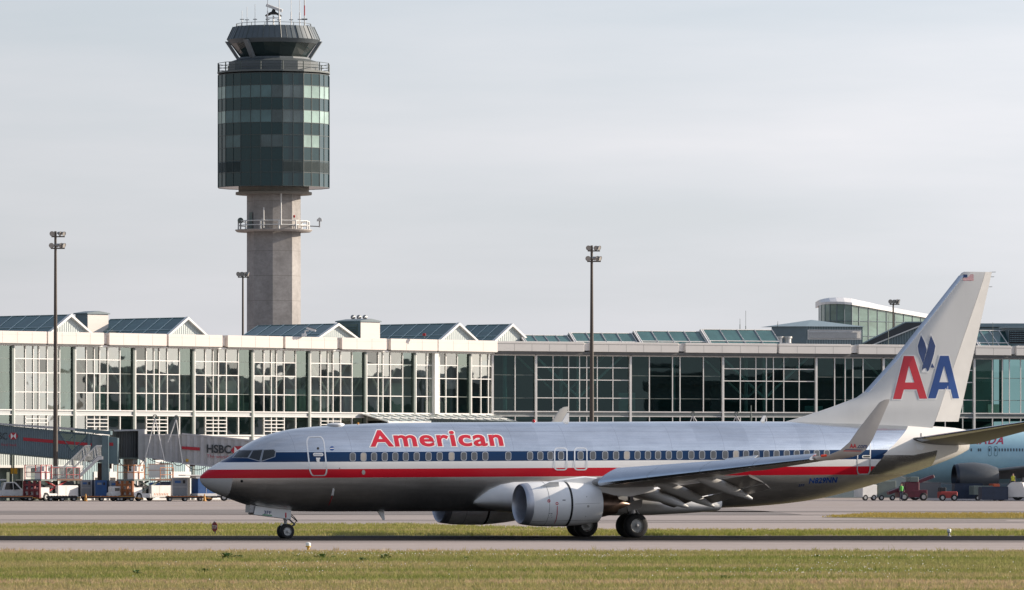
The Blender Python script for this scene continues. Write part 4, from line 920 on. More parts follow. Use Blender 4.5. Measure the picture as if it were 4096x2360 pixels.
for x0, x1 in ((372, 398), (432, 462), (545, 573), (680, 760), (925, 960)):
    mb = MB(); mb.box((FL.L(x0), -.16, 0), (FL.L(x1), -.05, 2.9), trimw); mb.box((FL.L(x0+4), -.17, 0), (FL.L(x1-4), -.13, 2.3), dark); part(mb, 'door', FL)
mb = MB(); mb.box((.2, -.02, 0), (FR.L(4170), .3, 6.35), slate); part(mb, 'cladding', FR)
# unseen pier past the right edge, added for its reflection in the left glass
mb = MB(); mb.box((84, -46, 0), (104, -6, 13.6), trimw); mb.box((84.02, -6, 0), (104, 90, 13.58), soff); mb.box((83.5, -46.5, 13.6), (104.5, 90.5, 14.8), fasc_r)  # pale front and dark rear chosen for what the glass mirrors
for k in range(9): mb.box((83.9, -44+10*k, 8), (83.99, -36+10*k, 11.5), sky_gl)
mb.build('unseen_pier', term)
# glazed lean-to roof below the corner
def canopy():
    a, b = FL.L(1440), FL.L(1972); zt, zb, y0, y1 = 9.02, 8.15, -.2, -4.2; mb = MB()
    gm = mat('canopy_glass', (0.42, 0.47, 0.44), 0.12, var=0.4, scale=0.5, spec=0.8)
    mb.add([(a, y0, zt), (b, y0, zt), (b, y1, zb), (a, y1, zb)], [(0,1,2,3)], gm); o = part(mb, 'canopy', FL, recalc=False); fb = MB()
    n = 16
    for k in range(n+1):
        x = a+(b-a)*k/n; fb.tube((x, y0, zt+.03), (x, y1, zb+.03), .055, mull, 4)
    for f in (.0, .5, 1.0): fb.tube((a, y0+(y1-y0)*f, zt+(zb-zt)*f+.03), (b, y0+(y1-y0)*f, zt+(zb-zt)*f+.03), .05, mull, 4)
    fb.box((a-.1, y1-.2, zb-.45), (b+.2, y1, zb+.02), mull); part(fb, 'frame', FL, o)
    q = MB(); q.add([(a, y1, 5.5), (b, y1, 5.5), (b, y1, zb-.45), (a, y1, zb-.45)], [(0,1,2,3)], glass_l)
    for k in range(9): x = a+(b-a)*k/8; q.box((x-.06, y1-.08, 5.5), (x+.06, y1+.02, zb-.45), mull)
    part(q, 'glazing', FL, o, recalc=False)
canopy()
# ---- ridge skylights standing on the roof
def skylight_left(ax, ay, ridge_px, base_px, label, y0=2.5):
    """ridge runs back from the facade; the gable looks out over the fascia"""
    L = FL.L(ax, y0); zr = FL.z(ax, ay, y0); hw = (FL.L(base_px[1], y0)-FL.L(base_px[0], y0))/2; t = thing('skylight', label, 'skylight', FL.M @ Vector((L, y0, 16.56)), LA, 'glass ridge skylights on the terminal roof')
    h = zr-16.56; hw *= h/max(.4, zr-FL.z(base_px[1], ridge_px[1], y0)); ln = ridge_px[0]
    mb = MB(); mb.add([(0, 0, h), (0, ln, h), (-hw, ln, 0), (-hw, 0, 0)], [(0,1,2,3)], sky_gl); mb.add([(0, 0, h), (hw, 0, 0), (hw, ln, 0), (0, ln, h)], [(0,1,2,3)], sky_gl); mb.build('glazing', t, recalc=False)
    fb = MB(); n = max(4, round(ln/2.05)); fr = mat('skylight_bar', (0.42, 0.52, 0.53), 0.45)
    for s in (-1, 1):
        for k in range(n+1): y = ln*k/n; fb.tube((0, y, h+.03), (s*hw, y, .03), .055, fr, 4)
        for f in (.0, .55): fb.tube((s*hw*f, 0, h*(1-f)+.03), (s*hw*f, ln, h*(1-f)+.03), .05, fr, 4)
    fb.build('bars', t)
    gb = MB(); gb.prism([(-hw, 0), (hw, 0), (0, h)], -.06, -.01, rib_pale); gb.build('gable', t)
    tb = MB()
    for s in (-1, 1): tb.prism([(0, h+.12), (s*(hw+.16), -.06), (s*(hw-.18), -.06), (0, h-.16)], -.42, .02, mull)
    tb.build('gable_trim', t); return t
skylight_left(275.5, 1261, (13.0, 1326), (198, 348.5), 'leftmost glass ridge skylight beside the tall left light mast')
skylight_left(743.5, 1272, (11.6, 1337), (668.5, 812), 'glass ridge skylight with a ribbed gable left of the control tower foot')
skylight_left(1345, 1297, (12.0, 1346), (1275, 1412), 'glass ridge skylight in front of the control tower shaft')
skylight_left(1828.6, 1295, (12.2, 1361), (1753.7, 1897.5), 'glass ridge skylight right of the roof plant box with three lamps')
skylight_left(2041, 1299, (6.6, 1366), (1967, 2108), 'shorter glass ridge skylight at the corner of the terminal', 2.2)
def skylight_right(x0, x1, yt, label, w=2.2, setb=4.6):
    """ridge runs along the facade, one slope towards the runway"""
    La, Lb = FR.L(x0, setb), FR.L(x1, setb); zr = FR.z((x0+x1)/2, yt, setb); h = zr-16.5; ln = Lb-La; w = max(w, h*1.35)
    t = thing('skylight', label, 'skylight', FR.M @ Vector((La, setb, 16.52)), RA_, 'glass ridge skylights on the terminal roof')
    mb = MB(); mb.add([(0, 0, h), (ln, 0, h), (ln, -w, 0), (0, -w, 0)], [(0,1,2,3)], sky_gl); mb.add([(0, 0, h), (0, w, 0), (ln, w, 0), (ln, 0, h)], [(0,1,2,3)], sky_gl); mb.build('glazing', t, recalc=False)
    fb = MB()
    for k in range(5): x = ln*k/4; fb.tube((x, 0, h+.04), (x, -w, .04), .075, trimw, 4)
    for f in (0, .62): fb.tube((0, -w*f, h*(1-f)+.04), (ln, -w*f, h*(1-f)+.04), .06, trimw, 4)
    fb.build('bars', t)
    gb = MB(); gb.prism([(-w, 0), (w, 0), (0, h)], -.10, -.02, slate, 'x'); gb.build('gable', t)
    tb = MB()
    for s in (-1, 1): tb.prism([(0, h+.10), (s*(w+.12), -.03), (s*(w-.16), -.03), (0, h-.12)], -.22, .10, trimw, 'x')
    tb.build('gable_trim', t)
for x0, x1, yt, lab in ((2085, 2268, 1344, 'low glass skylight just right of the terminal corner'), (2282, 2527, 1335, 'glass skylight behind the tall middle light mast'), (2540, 2800, 1328, 'glass skylight right of the middle light mast'), (2808, 3088, 1321.5, 'glass skylight left of the hip roofed plant room'), (3880, 4034, 1325, 'glass skylight right of the tail fin')):
    skylight_right(x0, x1, yt, lab)
# ---- roof plant
def plant_left(x0, x1, x2, ytop, label, y0, louver=False):
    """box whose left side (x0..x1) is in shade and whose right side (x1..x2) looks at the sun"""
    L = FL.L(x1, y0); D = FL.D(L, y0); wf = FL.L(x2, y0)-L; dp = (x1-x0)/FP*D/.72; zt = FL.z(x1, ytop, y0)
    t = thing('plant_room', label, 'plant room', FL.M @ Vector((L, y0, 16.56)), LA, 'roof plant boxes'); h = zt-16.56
    mb = MB(); mb.box((0, 0, 0), (wf, dp, h), slate); mb.box((-.0, -.03, .02), (wf, -.005, h-.05), cream); mb.build('wall', t)  # cream sunward side, slate shaded side: the shading is in the colours
    mb = MB(); mb.prism([(-.15, h), (wf+.15, h), (wf+.15, h+.12), (wf*.5, h+.34), (-.15, h+.12)], -.15, dp+.15, slate); mb.build('roof', t)
    if louver:
        mb = MB(); mb.box((-.06, dp*.12, .2), (-.005, dp*.85, h-.25), gcol)
        for k in range(9): z = .3+(h-.6)*k/9; mb.add([(-.06, dp*.14, z), (-.06, dp*.83, z), (-.16, dp*.83, z-.07), (-.16, dp*.14, z-.07)], [(0,1,2,3)], slate)
        mb.build('louvre', t)
    return t
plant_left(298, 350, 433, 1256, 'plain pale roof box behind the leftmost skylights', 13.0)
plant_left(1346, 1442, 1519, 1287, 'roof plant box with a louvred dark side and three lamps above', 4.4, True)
def roof_lamps(x, y, D, label, n=3):
    p = W(x, y, D); t = thing('roof_lamp_cluster', label, 'floodlights', (p.x, p.y, p.z)); mb = MB(); st = mat('galvanised_steel', (0.32, 0.33, 0.34), 0.45, 0.6)
    mb.tube((0, 0, 0), (0, 0, .35), .05, st); mb.tube((-.7, 0, .2), (.75, 0, .2), .035, st); mb.build('bracket', t)
    for k in range(n):
        q = MB(); q.lathe([(0, .05), (.1, .16), (.28, .26), (.31, .25)], mat('floodlight_housing', (0.30, 0.30, 0.29), 0.4, 0.5), 14, (-.65+.66*k, .1, .42), 'y', M=Matrix.Identity(4)); q.build('floodlight', t)
roof_lamps(1435, 1284, 725, 'three small floodlights on a bracket above the louvred roof plant box')
def cctv(x, y, D, label):
    p = W(x, y, D); t = thing('security_camera', label, 'camera', (p.x, p.y, p.z)); mb = MB(); wp = white_p
    mb.box((-.3, -.2, -.05), (.2, .2, .22), wp); mb.tube((0, 0, .2), (.1, 0, .55), .07, wp); mb.tube((.1, 0, .55), (.45, 0, .5), .05, wp); mb.build('mount', t)
    mb = MB(); M = Matrix.Translation((.45, 0, .62)) @ Matrix.Rotation(R(16), 4, 'Y'); mb.bbox((-.3, -.14, 0), (.75, .14, .24), white_p, .03, M); mb.box((-.34, -.17, .24), (.8, .17, .28), slate, M); mb.build('housing', t)
cctv(1218, 1343, 690, 'white security camera on the terminal fascia in front of the control tower')
mb = MB(); p = W(1697, 1352, 702); mb.tube((0,0,0), (0,0,.25), .05, gcol); mb.bbox((-.18,-.12,.22), (.18,.12,.5), mat('horn_red', (0.35, 0.02, 0.03), 0.4), .04)
o = tag(mb.build('warning_horn', loc=p), 'small red warning device on the roof edge before the skylight', 'warning device')
def hip_plant():
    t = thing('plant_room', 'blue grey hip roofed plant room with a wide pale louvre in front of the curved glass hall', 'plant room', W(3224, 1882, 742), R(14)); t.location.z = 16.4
    s_ = px(742); wf = (3452-3224)/s_/math.cos(R(14))+.05; wl = 6.5; h = CAMH+(1882-1306)/s_-16.4
    def zz(y): return CAMH+(1882-y)/s_-16.4
    xl = (3093-3224)/s_
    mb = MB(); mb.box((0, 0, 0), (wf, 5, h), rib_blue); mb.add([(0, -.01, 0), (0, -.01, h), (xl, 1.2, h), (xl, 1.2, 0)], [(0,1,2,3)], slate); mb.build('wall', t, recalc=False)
    mb = MB(); A = [(-.05, -.25, h), (wf+.3, -.25, h), (wf+.3, 5, h), (xl-.2, 5, h), (xl-.2, 1.0, h)]; ap = (1.55, 3.0, zz(1277)); ap2 = (2.5, 4.0, zz(1279))
    mb.add(A+[ap, ap2], [(0,1,5), (1,2,6,5), (2,3,6), (3,4,5,6), (4,0,5)], mat('sheet_roof', (0.22, 0.29, 0.32), 0.45, var=0.08)); mb.build('roof', t)
    mb = MB(); x0, x1, z0, z1 = .18, wf-.18, zz(1358), zz(1319); mb.box((x0, -.08, z0), (x1, -.01, z1), trimw); mb.box((x0+.12, -.09, z0+.12), (x1-.12, -.07, z1-.1), dark)
    for k in range(6): z = z0+.16+(z1-z0-.3)*k/6; mb.add([(x0+.12, -.085, z+.12), (x1-.12, -.085, z+.12), (x1-.12, -.2, z), (x0+.12, -.2, z)], [(0,1,2,3)], trimw)
    mb.build('louvre', t)
hip_plant()
for k, (x, lab) in enumerate(((3119, 'left one of two squat silver roof vents beside the plant room'), (3152, 'right one of two squat silver roof vents beside the plant room'))):
    p = W(x, 1372, 738); t = thing('roof_vent', lab, 'roof vent', p, 0, 'silver roof vents'); vm = mat('silver_vent', (0.6, 0.58, 0.55), 0.35, 0.7)
    mb = MB(); mb.lathe([(0, .36), (.5, .36), (.52, .48), (.72, .48), (.74, .1)], vm, 18); mb.build('cowl', t); mb = MB(); mb.box((-.45, -.4, -.25), (.45, .4, .0), trimw); mb.build('base', t)
def hall():
    t = thing('glass_hall', 'curved green glass hall with a sloping white roof behind the tail fin', 'hall', W(3400, 1882, 800)); t.location.z = 0
    P = [(3276,806,1222),(3284,803,1220),(3300,801,1217.5),(3320,799.6,1216),(3347,798.8,1216),(3378,798.6,1217),(3408,798.9,1220),(3436,799.8,1225),(3474,801,1231),(3510,802.2,1238),(3546,803.4,1244),(3580,804.6,1250.5),(3615,805.8,1256.5),(3650,807,1262.5),(3684,808.2,1268.5),(3720,809.4,1275),(3790,812,1288)]
    gm = mat('green_hall_glass', (0.16, 0.25, 0.215), 0.12, var=0.45, scale=0.25, spec=0.6, stretch=(1, 1, 2.5)); base = t.location
    ZL = [16, 17.45, 19.3, 21.2]; mb = MB(); fb = MB(); rb = MB(); up = []; lo = []
    pts = [(W(x, 1882, D)-Vector((base.x, base.y, CAMH)), CAMH+(1882-y)/FP*D) for x, D, y in P]
    for (p, za), (q, zb) in zip(pts, pts[1:]): mb.add([(p.x, p.y, 16), (q.x, q.y, 16), (q.x, q.y, zb), (p.x, p.y, za)], [(0,1,2,3)], gm)
    for k, (p, za) in enumerate(pts):
        fb.tube((p.x, p.y-.03, 16), (p.x, p.y-.03, za), .06, slate, 4)
        if k+1 < len(pts):
            q, zb = pts[k+1]
            for z in (17.3, 19.4, 21.2):
                if z < min(za, zb)-.2: fb.tube((p.x, p.y-.03, z), (q.x, q.y-.03, z), .05, slate, 4)
    mb.build('glazing', t); fb.build('frame', t)
    wr = mat('white_roof', (0.76, 0.74, 0.72), 0.4, var=0.05); secs_ = []
    for k, (p, z) in enumerate(pts):
        secs_.append([(p.x, p.y-.35, z), (p.x, p.y-.35, z+.28), (p.x, p.y+2.5, z+.62+.25*math.exp(-((k-5)/4)**2)), (p.x+.2, p.y+14, z+.75), (p.x+.2, p.y+14, z)])
    rb.loft(secs_, wr, smooth=False); rb.build('roof', t)
hall()
def stair_house():
    D = 748; s_ = px(D); t = thing('roof_stair_enclosure', 'ribbed blue grey roof enclosure with a long sloping dark roof left of the tail fin', 'roof enclosure', W(3460, 1882, D)); t.location.z = 16.3
    def q(x, y): return ((x-3460)/s_, CAMH+(1882-y)/s_-16.3)
    mb = MB(); mb.prism([q(3468,1386), q(3474,1379), q(3690,1292), q(3830,1292), q(3830,1386)], 0, 4, rib_blue); mb.build('wall', t)
    mb = MB(); mb.prism([q(3452,1378), q(3622,1291), q(3840,1290), q(3840,1296), q(3690,1297), q(3470,1385)], -.25, 4.3, mat('dark_roof_sheet', (0.045, 0.05, 0.055), 0.6)); mb.build('roof', t)
    mb = MB(); mb.prism([q(3474,1384), q(3690,1297), q(3840,1297), q(3840,1301), q(3692,1301), q(3482,1386)], -.35, -.1, trimw)
    mb.prism([q(3450,1372), q(3622,1287), q(3840,1286), q(3840,1290), q(3623,1291), q(3455,1375)], -.3, 4.4, mat('sheet_roof', (0.22, 0.29, 0.32), 0.45)); mb.build('trim', t)
stair_house()
def right_plant():
    D = 742; s_ = px(D); t = thing('plant_room', 'flat roofed blue grey plant room with louvres at the far right of the roof', 'plant room', W(4035, 1882, D), R(8)); t.location.z = 16.4
    h = CAMH+(1882-1312)/s_-16.4; mb = MB(); mb.box((0, 0, 0), (6, 4, h), slate); mb.build('wall', t)
    mb = MB(); mb.box((-.25, -.3, h), (6.2, 4.2, h+.16), mat('sheet_roof', (0.22, 0.29, 0.32), 0.45)); mb.build('roof', t)
    mb = MB()
    for k in range(6): mb.add([(.1, -.03, h-.35-.22*k), (4, -.03, h-.35-.22*k), (4, -.14, h-.46-.22*k), (.1, -.14, h-.46-.22*k)], [(0,1,2,3)], rib_blue)
    mb.box((.05, -.025, h-1.75), (4.05, -.004, h-.3), dark); mb.build('louvre', t)
    t = thing('roof_block', 'long low blue grey roof block behind the skylight right of the fin', 'roof block', W(3900, 1882, 765)); t.location.z = 16.3; s2 = px(765)
    mb = MB(); mb.box((0, 0, 0), ((4110-3900)/s2, 6, CAMH+(1882-1310)/s2-16.3), slate); mb.box((0, -.3, CAMH+(1882-1308)/s2-16.3), ((4110-3900)/s2, 6, CAMH+(1882-1294)/s2-16.3), mat('sheet_roof', (0.22, 0.29, 0.32), 0.45)); mb.build('wall', t)
right_plant()
# thin roof masts
def rod(x, y0, y1, D, label, r=.045):
    p = W(x, y1, D); mb = MB(); h = (y1-y0)/px(D); mb.tube((0,0,0), (0,0,h*.55), r, gcol, 6); mb.tube((0,0,h*.55), (0,0,h), r*.5, gcol, 6); tag(mb.build('roof_antenna', loc=p), label, 'antenna', 'thin antennas on the terminal roof')
for a_ in ((2983, 1243, 1378, 737, 'tall thin antenna standing in front of the skylight left of the plant room'), (2960, 1275, 1325, 745, 'short faint antenna left of the tallest roof antenna'), (3553, 1262, 1385, 739, 'thin antenna in front of the sloping roof enclosure'), (3971, 1290, 1383, 736, 'thin antenna in front of the skylight right of the fin'), (3111, 1285, 1306, 742, 'tiny antenna on the left end of the hip roof')): rod(*a_)

# ------------------------------------------------------------------ control tower
TD = 800.0; TS = px(TD)
def tz(y): return CAMH+(1882-y)/TS
tower = thing('control_tower', 'tall airport control tower with a dark glazed head on a concrete shaft', 'control tower', ((1095-2048)/TS, TD, 0))
def concrete_mat():
    m = bpy.data.materials.new('tower_concrete'); g = G(m); o = g.coord(); x, y, z = g.xyz(o)
    n1 = g.noise(o, 0.35, 6, 0.62, (1, 1, 0.6)); n2 = g.noise(o, 3.0, 5, 0.65); n3 = g.noise(o, 0.9, 5, 0.7, (1, 1, 2.2))
    c = g.ramp(n1, [(0.32, (0.27, 0.255, 0.24)), (0.55, (0.35, 0.33, 0.315)), (0.75, (0.40, 0.38, 0.36))]); c = g.mul(c, 0.86, 1.06, n2); c = g.mul(c, 0.82, 1.04, n3)
    jz = g.m('LESS_THAN', g.m('FRACT', g.m('MULTIPLY', g.m('ADD', z, 0.6), 1/3.03)), 0.02)
    c = g.mix(g.m('MULTIPLY', jz, 0.6), c, (0.16, 0.145, 0.13)); g.set(g.b.inputs['Base Color'], c); g.b.inputs['Roughness'].default_value = 0.9; g.bump(n2, 0.3, 0.02); return m
conc = concrete_mat()
def ngon(n, r, off=0.0): return [(r*math.sin(2*math.pi*(i+off)/n), -r*math.cos(2*math.pi*(i+off)/n)) for i in range(n)]
mb = MB(); mb.prism(ngon(8, 3.28), 0, tz(776), conc, 'z')
for th in (-45, 0, 45): pass
mb.build('shaft', tower)
mb = MB(); mb.lathe([(tz(780), 3.3), (tz(780), 4.65), (tz(770), 4.65), (tz(770), 4.3), (tz(752), 4.3), (tz(752), 3.0)], mat('collar_concrete', (0.24, 0.22, 0.19), 0.8), 40, smooth=False); mb.build('collar', tower)
# balcony
mb = MB(); mb.lathe([(tz(929), 3.2), (tz(929), 4.5), (tz(922), 4.72), (tz(920), 4.72), (tz(920), 3.2)], mat('balcony_concrete', (0.40, 0.37, 0.34), 0.8), 40, smooth=False); bal = mb.build('balcony', tower)
rail_w = mat('white_rail', (0.70, 0.69, 0.66), 0.5, var=0.08)
def ring_rail(r, z0, h, n, m, off=0.0, rr=.06, levels=(.5, 1.0), post=.08):
    b = MB(); P = [(r*math.sin(2*math.pi*(i+off)/n), -r*math.cos(2*math.pi*(i+off)/n)) for i in range(n)]
    for i, (x, y) in enumerate(P):
        b.tube((x, y, z0), (x, y, z0+h), post, m, 6); x2, y2 = P[(i+1) % n]
        for l in levels: b.tube((x, y, z0+h*l), (x2, y2, z0+h*l), rr, m, 6)
    return b
ring_rail(4.35, tz(920), tz(886)-tz(920), 12, rail_w, .35, .065, (.5, 1.0), .09).build('railing', bal)
for x, y0, y1, r_ in ((1060, 835, 916, .07), (1129, 780, 905, .08), (1205, 815, 905, .03)):
    mb = MB(); xx = (x-1095)/TS; yy = -math.sqrt(max(.1, 4.35**2-xx*xx)); mb.tube((xx, yy, tz(y1)), (xx, yy, tz(y0)), r_, rail_w, 6); mb.build('whip_antenna', tower)
mb = MB(); mb.tube((4.4, -.3, tz(905)), (5.6, -.4, tz(907)), .06, steel); mb.tube((5.6, -.4, tz(910)), (5.6, -.4, tz(885)), .09, steel); mb.prism([(5.25, tz(886)), (5.9, tz(886)), (5.85, tz(876)), (5.6, tz(870)), (5.3, tz(878))], -.7, -.1, rail_w); mb.build('dish_antenna', tower)
mb = MB(); mb.lathe([(0, .01), (.1, .25), (.3, .36), (.34, .3)], gcol, 16, (-4.0, -1.6, tz(884)), 'y'); mb.tube((-4.0, -1.6, tz(920)), (-4.0, -1.6, tz(890)), .05, steel); mb.build('dish_antenna', tower)
mb = MB(); mb.tube((2.6, -3.4, tz(890)), (2.6, -3.4, tz(874)), .03, steel); mb.lathe([(0, .05), (.1, .12), (.3, .12), (.36, .01)], mat('beacon_red', (0.45, 0.01, 0.015), 0.15), 10, (2.6, -3.4, tz(876))); mb.build('obstruction_light', tower)
mb = MB(); mb.add([(-2.9, -1.75, tz(918)), (-2.55, -2.15, tz(918)), (-2.55, -2.15, tz(852)), (-2.9, -1.75, tz(852))], [(0,1,2,3)], gcol); mb.build('door', tower, recalc=False)
# sixteen sided head
RH = 6.84; AP = RH*math.cos(math.pi/16); FW = 2*RH*math.sin(math.pi/16)
rows = [304, 352, 401.5, 450.5, 500, 549, 598, 650, 698, 752]
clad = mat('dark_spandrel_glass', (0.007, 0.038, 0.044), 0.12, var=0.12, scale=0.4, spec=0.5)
wing_gl = mat('sunlit_window_glass', (0.30, 0.42, 0.37), 0.10, var=0.35, scale=0.35, spec=0.6)  # paler copy: light on the side faces put into the colour
wing_md = mat('shaded_window_glass', (0.085, 0.155, 0.16), 0.10, var=0.35, scale=0.35, spec=0.5)  # darker copy for the front faces, their shade put into the colour
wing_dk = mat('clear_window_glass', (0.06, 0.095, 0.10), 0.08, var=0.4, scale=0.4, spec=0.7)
mull_d = mat('tower_mullion', (0.05, 0.068, 0.066), 0.45)
mb = MB()
mb.prism(ngon(16, RH, .5), tz(752), tz(304), clad, 'z'); mb.build('head_cladding', tower)
def face_M(k): return Matrix.Rotation(2*math.pi*k/16, 4, 'Z') @ Matrix.Translation((0, -AP, 0))
fb = MB()
for k in range(16):
    M = face_M(k)
    for x in (-FW/2, 0): fb.box((x-.035, -.06, tz(752)), (x+.035, .02, tz(304)), mull_d, M)
    for y in rows: fb.box((-FW/2, -.05, tz(y)-.03), (FW/2, .02, tz(y)+.03), mull_d, M)
fb.build('head_mullions', tower)
r_ = random.Random(4)
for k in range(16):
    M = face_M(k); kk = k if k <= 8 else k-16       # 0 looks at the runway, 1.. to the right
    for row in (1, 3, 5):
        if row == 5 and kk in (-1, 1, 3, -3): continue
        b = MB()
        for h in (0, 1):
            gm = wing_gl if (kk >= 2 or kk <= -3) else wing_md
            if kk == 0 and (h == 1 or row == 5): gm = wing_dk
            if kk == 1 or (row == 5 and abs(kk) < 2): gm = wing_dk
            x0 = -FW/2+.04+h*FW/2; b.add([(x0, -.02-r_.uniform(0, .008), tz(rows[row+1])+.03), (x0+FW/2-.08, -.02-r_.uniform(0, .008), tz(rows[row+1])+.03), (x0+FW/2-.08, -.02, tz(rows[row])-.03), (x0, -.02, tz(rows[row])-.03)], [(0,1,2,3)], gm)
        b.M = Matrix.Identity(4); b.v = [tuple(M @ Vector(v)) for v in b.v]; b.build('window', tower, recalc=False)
    if kk in (1, 2, 3, -3, -2):
        b = MB()
        for i in range(11): z = tz(rows[8])+.12+(tz(rows[7])-tz(rows[8])-.2)*i/11; b.add([(-FW/2+.06, -.015, z+.08), (FW/2-.06, -.015, z+.08), (FW/2-.06, -.09, z), (-FW/2+.06, -.09, z)], [(0,1,2,3)], mull_d, False, M)
        b.build('louvre', tower, recalc=False)
# gallery, cab and roof
deck_m = mat('gallery_steel', (0.10, 0.115, 0.11), 0.5)
mb = MB(); mb.prism(ngon(16, 6.95, .5), tz(297), tz(290), deck_m, 'z'); mb.prism(ngon(16, 6.4, .5), tz(304), tz(297), dark, 'z'); mb.build('gallery_deck', tower)
ring_rail(6.85, tz(290), tz(256)-tz(290), 16, mat('dark_green_rail', (0.05, 0.07, 0.065), 0.5), .5, .035, (.35, .65, 1.0), .07).build('gallery_railing', tower)
par = mat('cab_base_panel', (0.09, 0.105, 0.11), 0.5, var=0.08)
mb = MB(); mb.loft([[(x, y, z) for x, y in ngon(16, r, .5)] for z, r in ((tz(290), 5.55), (tz(251), 5.55), (tz(240), 4.55), (tz(233), 4.45))], par, smooth=False); mb.build('cab_base', tower)
mb = MB(); mb.loft([[(x, y, z) for x, y in ngon(16, r, .5)] for z, r in ((tz(234), 4.05), (tz(178), 5.35))], mat('cab_glass', (0.02, 0.035, 0.035), 0.07, var=0.2, scale=0.3, spec=0.7), smooth=False); cg = mb.build('cab_glazing', tower)
mb = MB(); mb.loft([[(x, y, z) for x, y in ngon(16, r, .5)] for z, r in ((tz(178), 5.4), (tz(162), 5.75), (tz(110), 5.0), (tz(109), .3))], mat('cab_roof_panel', (0.085, 0.105, 0.115), 0.45, var=0.1), smooth=False)
for i in range(16):
    for d in (0.0, 1/3, 2/3):
        a0 = 2*math.pi*(i+.5+d)/16; f = 1.0 if d == 0 else math.cos(math.pi/16)
        mb.tube((5.77*f*math.sin(a0), -5.77*f*math.cos(a0), tz(162)), (5.02*f*math.sin(a0), -5.02*f*math.cos(a0), tz(110)), .03 if d else .05, mull_d, 4)
mb.build('cab_roof', tower)
cabc = mat('cab_column', (0.18, 0.20, 0.21), 0.55)
for deg in (-86, -33.75, 86, 146, -146):
    a0 = R(deg); mb = MB(); d = Vector((math.sin(a0), -math.cos(a0), 0)); tn = Vector((d.y, -d.x, 0))
    p0 = d*4.30; p1 = d*5.72; q = []
    for p, z in ((p0, tz(238)), (p1, tz(168))): q.append([tuple(p+tn*u*.30+d*v*.22+Vector((0, 0, z))) for u, v in ((-1,-1),(1,-1),(1,1),(-1,1))])
    mb.loft(q, cabc, smooth=False); mb.build('cab_column', tower)
# roof masts and radar
rz = tz(109); ant = mat('antenna_white', (0.66, 0.65, 0.63), 0.5)
ring_rail(4.6, rz, .35, 16, deck_m, .5, .03, (1.0,), .04).build('roof_rail', tower)
for x, y0, h_ in ((972, 50, 1), (991, 33, 1), (1024, 25, 1), (1074, -60, 1.3), (1119, -60, 1.6), (1167, -50, 1.2), (1202, -40, 1.2)):
    mb = MB(); xx = (x-1095)/TS; yy = -2.2 if x % 2 else -3.0; z1 = tz(y0); mb.tube((xx, yy, rz), (xx, yy, rz+(z1-rz)*.35), .055*h_, ant, 6); mb.tube((xx, yy, rz+(z1-rz)*.35), (xx, yy, z1), .028*h_, ant, 6)
    mb.tube((xx-.25, yy, rz+.75), (xx+.25, yy, rz+.75), .05, deck_m, 5); mb.build('whip_antenna', tower)
mb = MB(); xx = (1220.5-1095)/TS; rp = mat('mast_red', (0.42, 0.03, 0.04), 0.5)
for k in range(8): mb.tube((xx, -2.4, rz+k*.62), (xx, -2.4, rz+(k+1)*.62), .075, rp if (k//2) % 2 == 1 else ant, 8)
mb.tube((xx-.35, -2.4, rz+.8), (xx+.35, -2.4, rz+.8), .08, dark); mb.build('banded_mast', tower)
mb = MB(); zt_ = tz(66)
for sx in (-.78, .0, .78):
    for sy in (-.8, .8): mb.tube((sx, sy-1, rz), (sx, sy-1, zt_), .07, ant, 6)
for z in (rz+.55, rz+1.0): mb.tube((-.78, -1.8, z), (.78, -1.8, z), .06, ant, 6)
mb.prism([(-1.0, zt_), (-.35, zt_+.42), (.35, zt_+.42), (1.0, zt_), (.8, zt_), (.3, zt_+.22), (-.3, zt_+.22), (-.8, zt_)], -2.0, .2, dark); mb.build('radar_frame', tower)
mb = MB(); M = Matrix.Translation((.1, -1, zt_+.95)) @ Matrix.Rotation(R(20), 4, 'Y'); mb.bbox((-1.05, -.2, -.16), (1.05, .2, .2), ant, .06, M); mb.tube((0, -1, zt_+.4), (0.05, -1, zt_+.8), .3, dark, 10, .18); mb.build('radar_scanner', tower)
# ------------------------------------------------------------------ light masts
pole_m = mat('weathered_pole', (0.085, 0.068, 0.055), 0.7, var=0.3, scale=0.6); lamp_h = mat('floodlight_housing', (0.30, 0.30, 0.29), 0.4, 0.5); lamp_g = mat('floodlight_lens', (0.38, 0.36, 0.33), 0.15, var=0.15)
def mast(x, ytop, D, label, tiers, r0=.26, r1=.12, k=1.0):
    p = W(x, 1882, D); t = thing('light_mast', label, 'light mast', (p.x, p.y, 0), 0, 'apron floodlight masts'); h = CAMH+(1882-ytop)/px(D)
    mb = MB(); mb.tube((0, 0, 0), (0, 0, h*.55), r0, pole_m, 14, (r0+r1)/2); mb.tube((0, 0, h*.55), (0, 0, h-.2), (r0+r1)/2, pole_m, 14, r1)
    for dz, row in tiers: mb.tube((min(q[0] for q in row)*k-.1, 0, h-dz), (max(q[0] for q in row)*k+.1, 0, h-dz), .07, pole_m, 6)
    mb.build('pole', t)
    for dz, row in tiers:
        for dx, az, big in row:
            q = MB(); M = Matrix.Translation((dx*k, -.12, h-dz+.42*k)) @ Matrix.Rotation(R(az), 4, 'Z') @ Matrix.Rotation(R(18), 4, 'X')
            q.lathe([(.40*k, .05), (.36*k, .17*k), (.15*k, .22*k), (-.02, .36*k*big), (-.08, .38*k*big), (-.08, .35*k*big)], lamp_h, 18, (0, 0, 0), 'y', M=M); f = q.build('floodlight', t)
            q = MB(); q.lathe([(-.05, .005), (-.06, .35*k*big)], lamp_g, 18, (0, 0, 0), 'y', M=M); q.build('lens', f)
T2 = [(.75, [(-.42, -12, 1.0), (.62, 60, .9), (1.15, 48, .85)]), (1.92, [(-.52, -8, 1.0), (.35, 100, .8), (.75, 40, 1.0), (1.15, 58, .95)])]
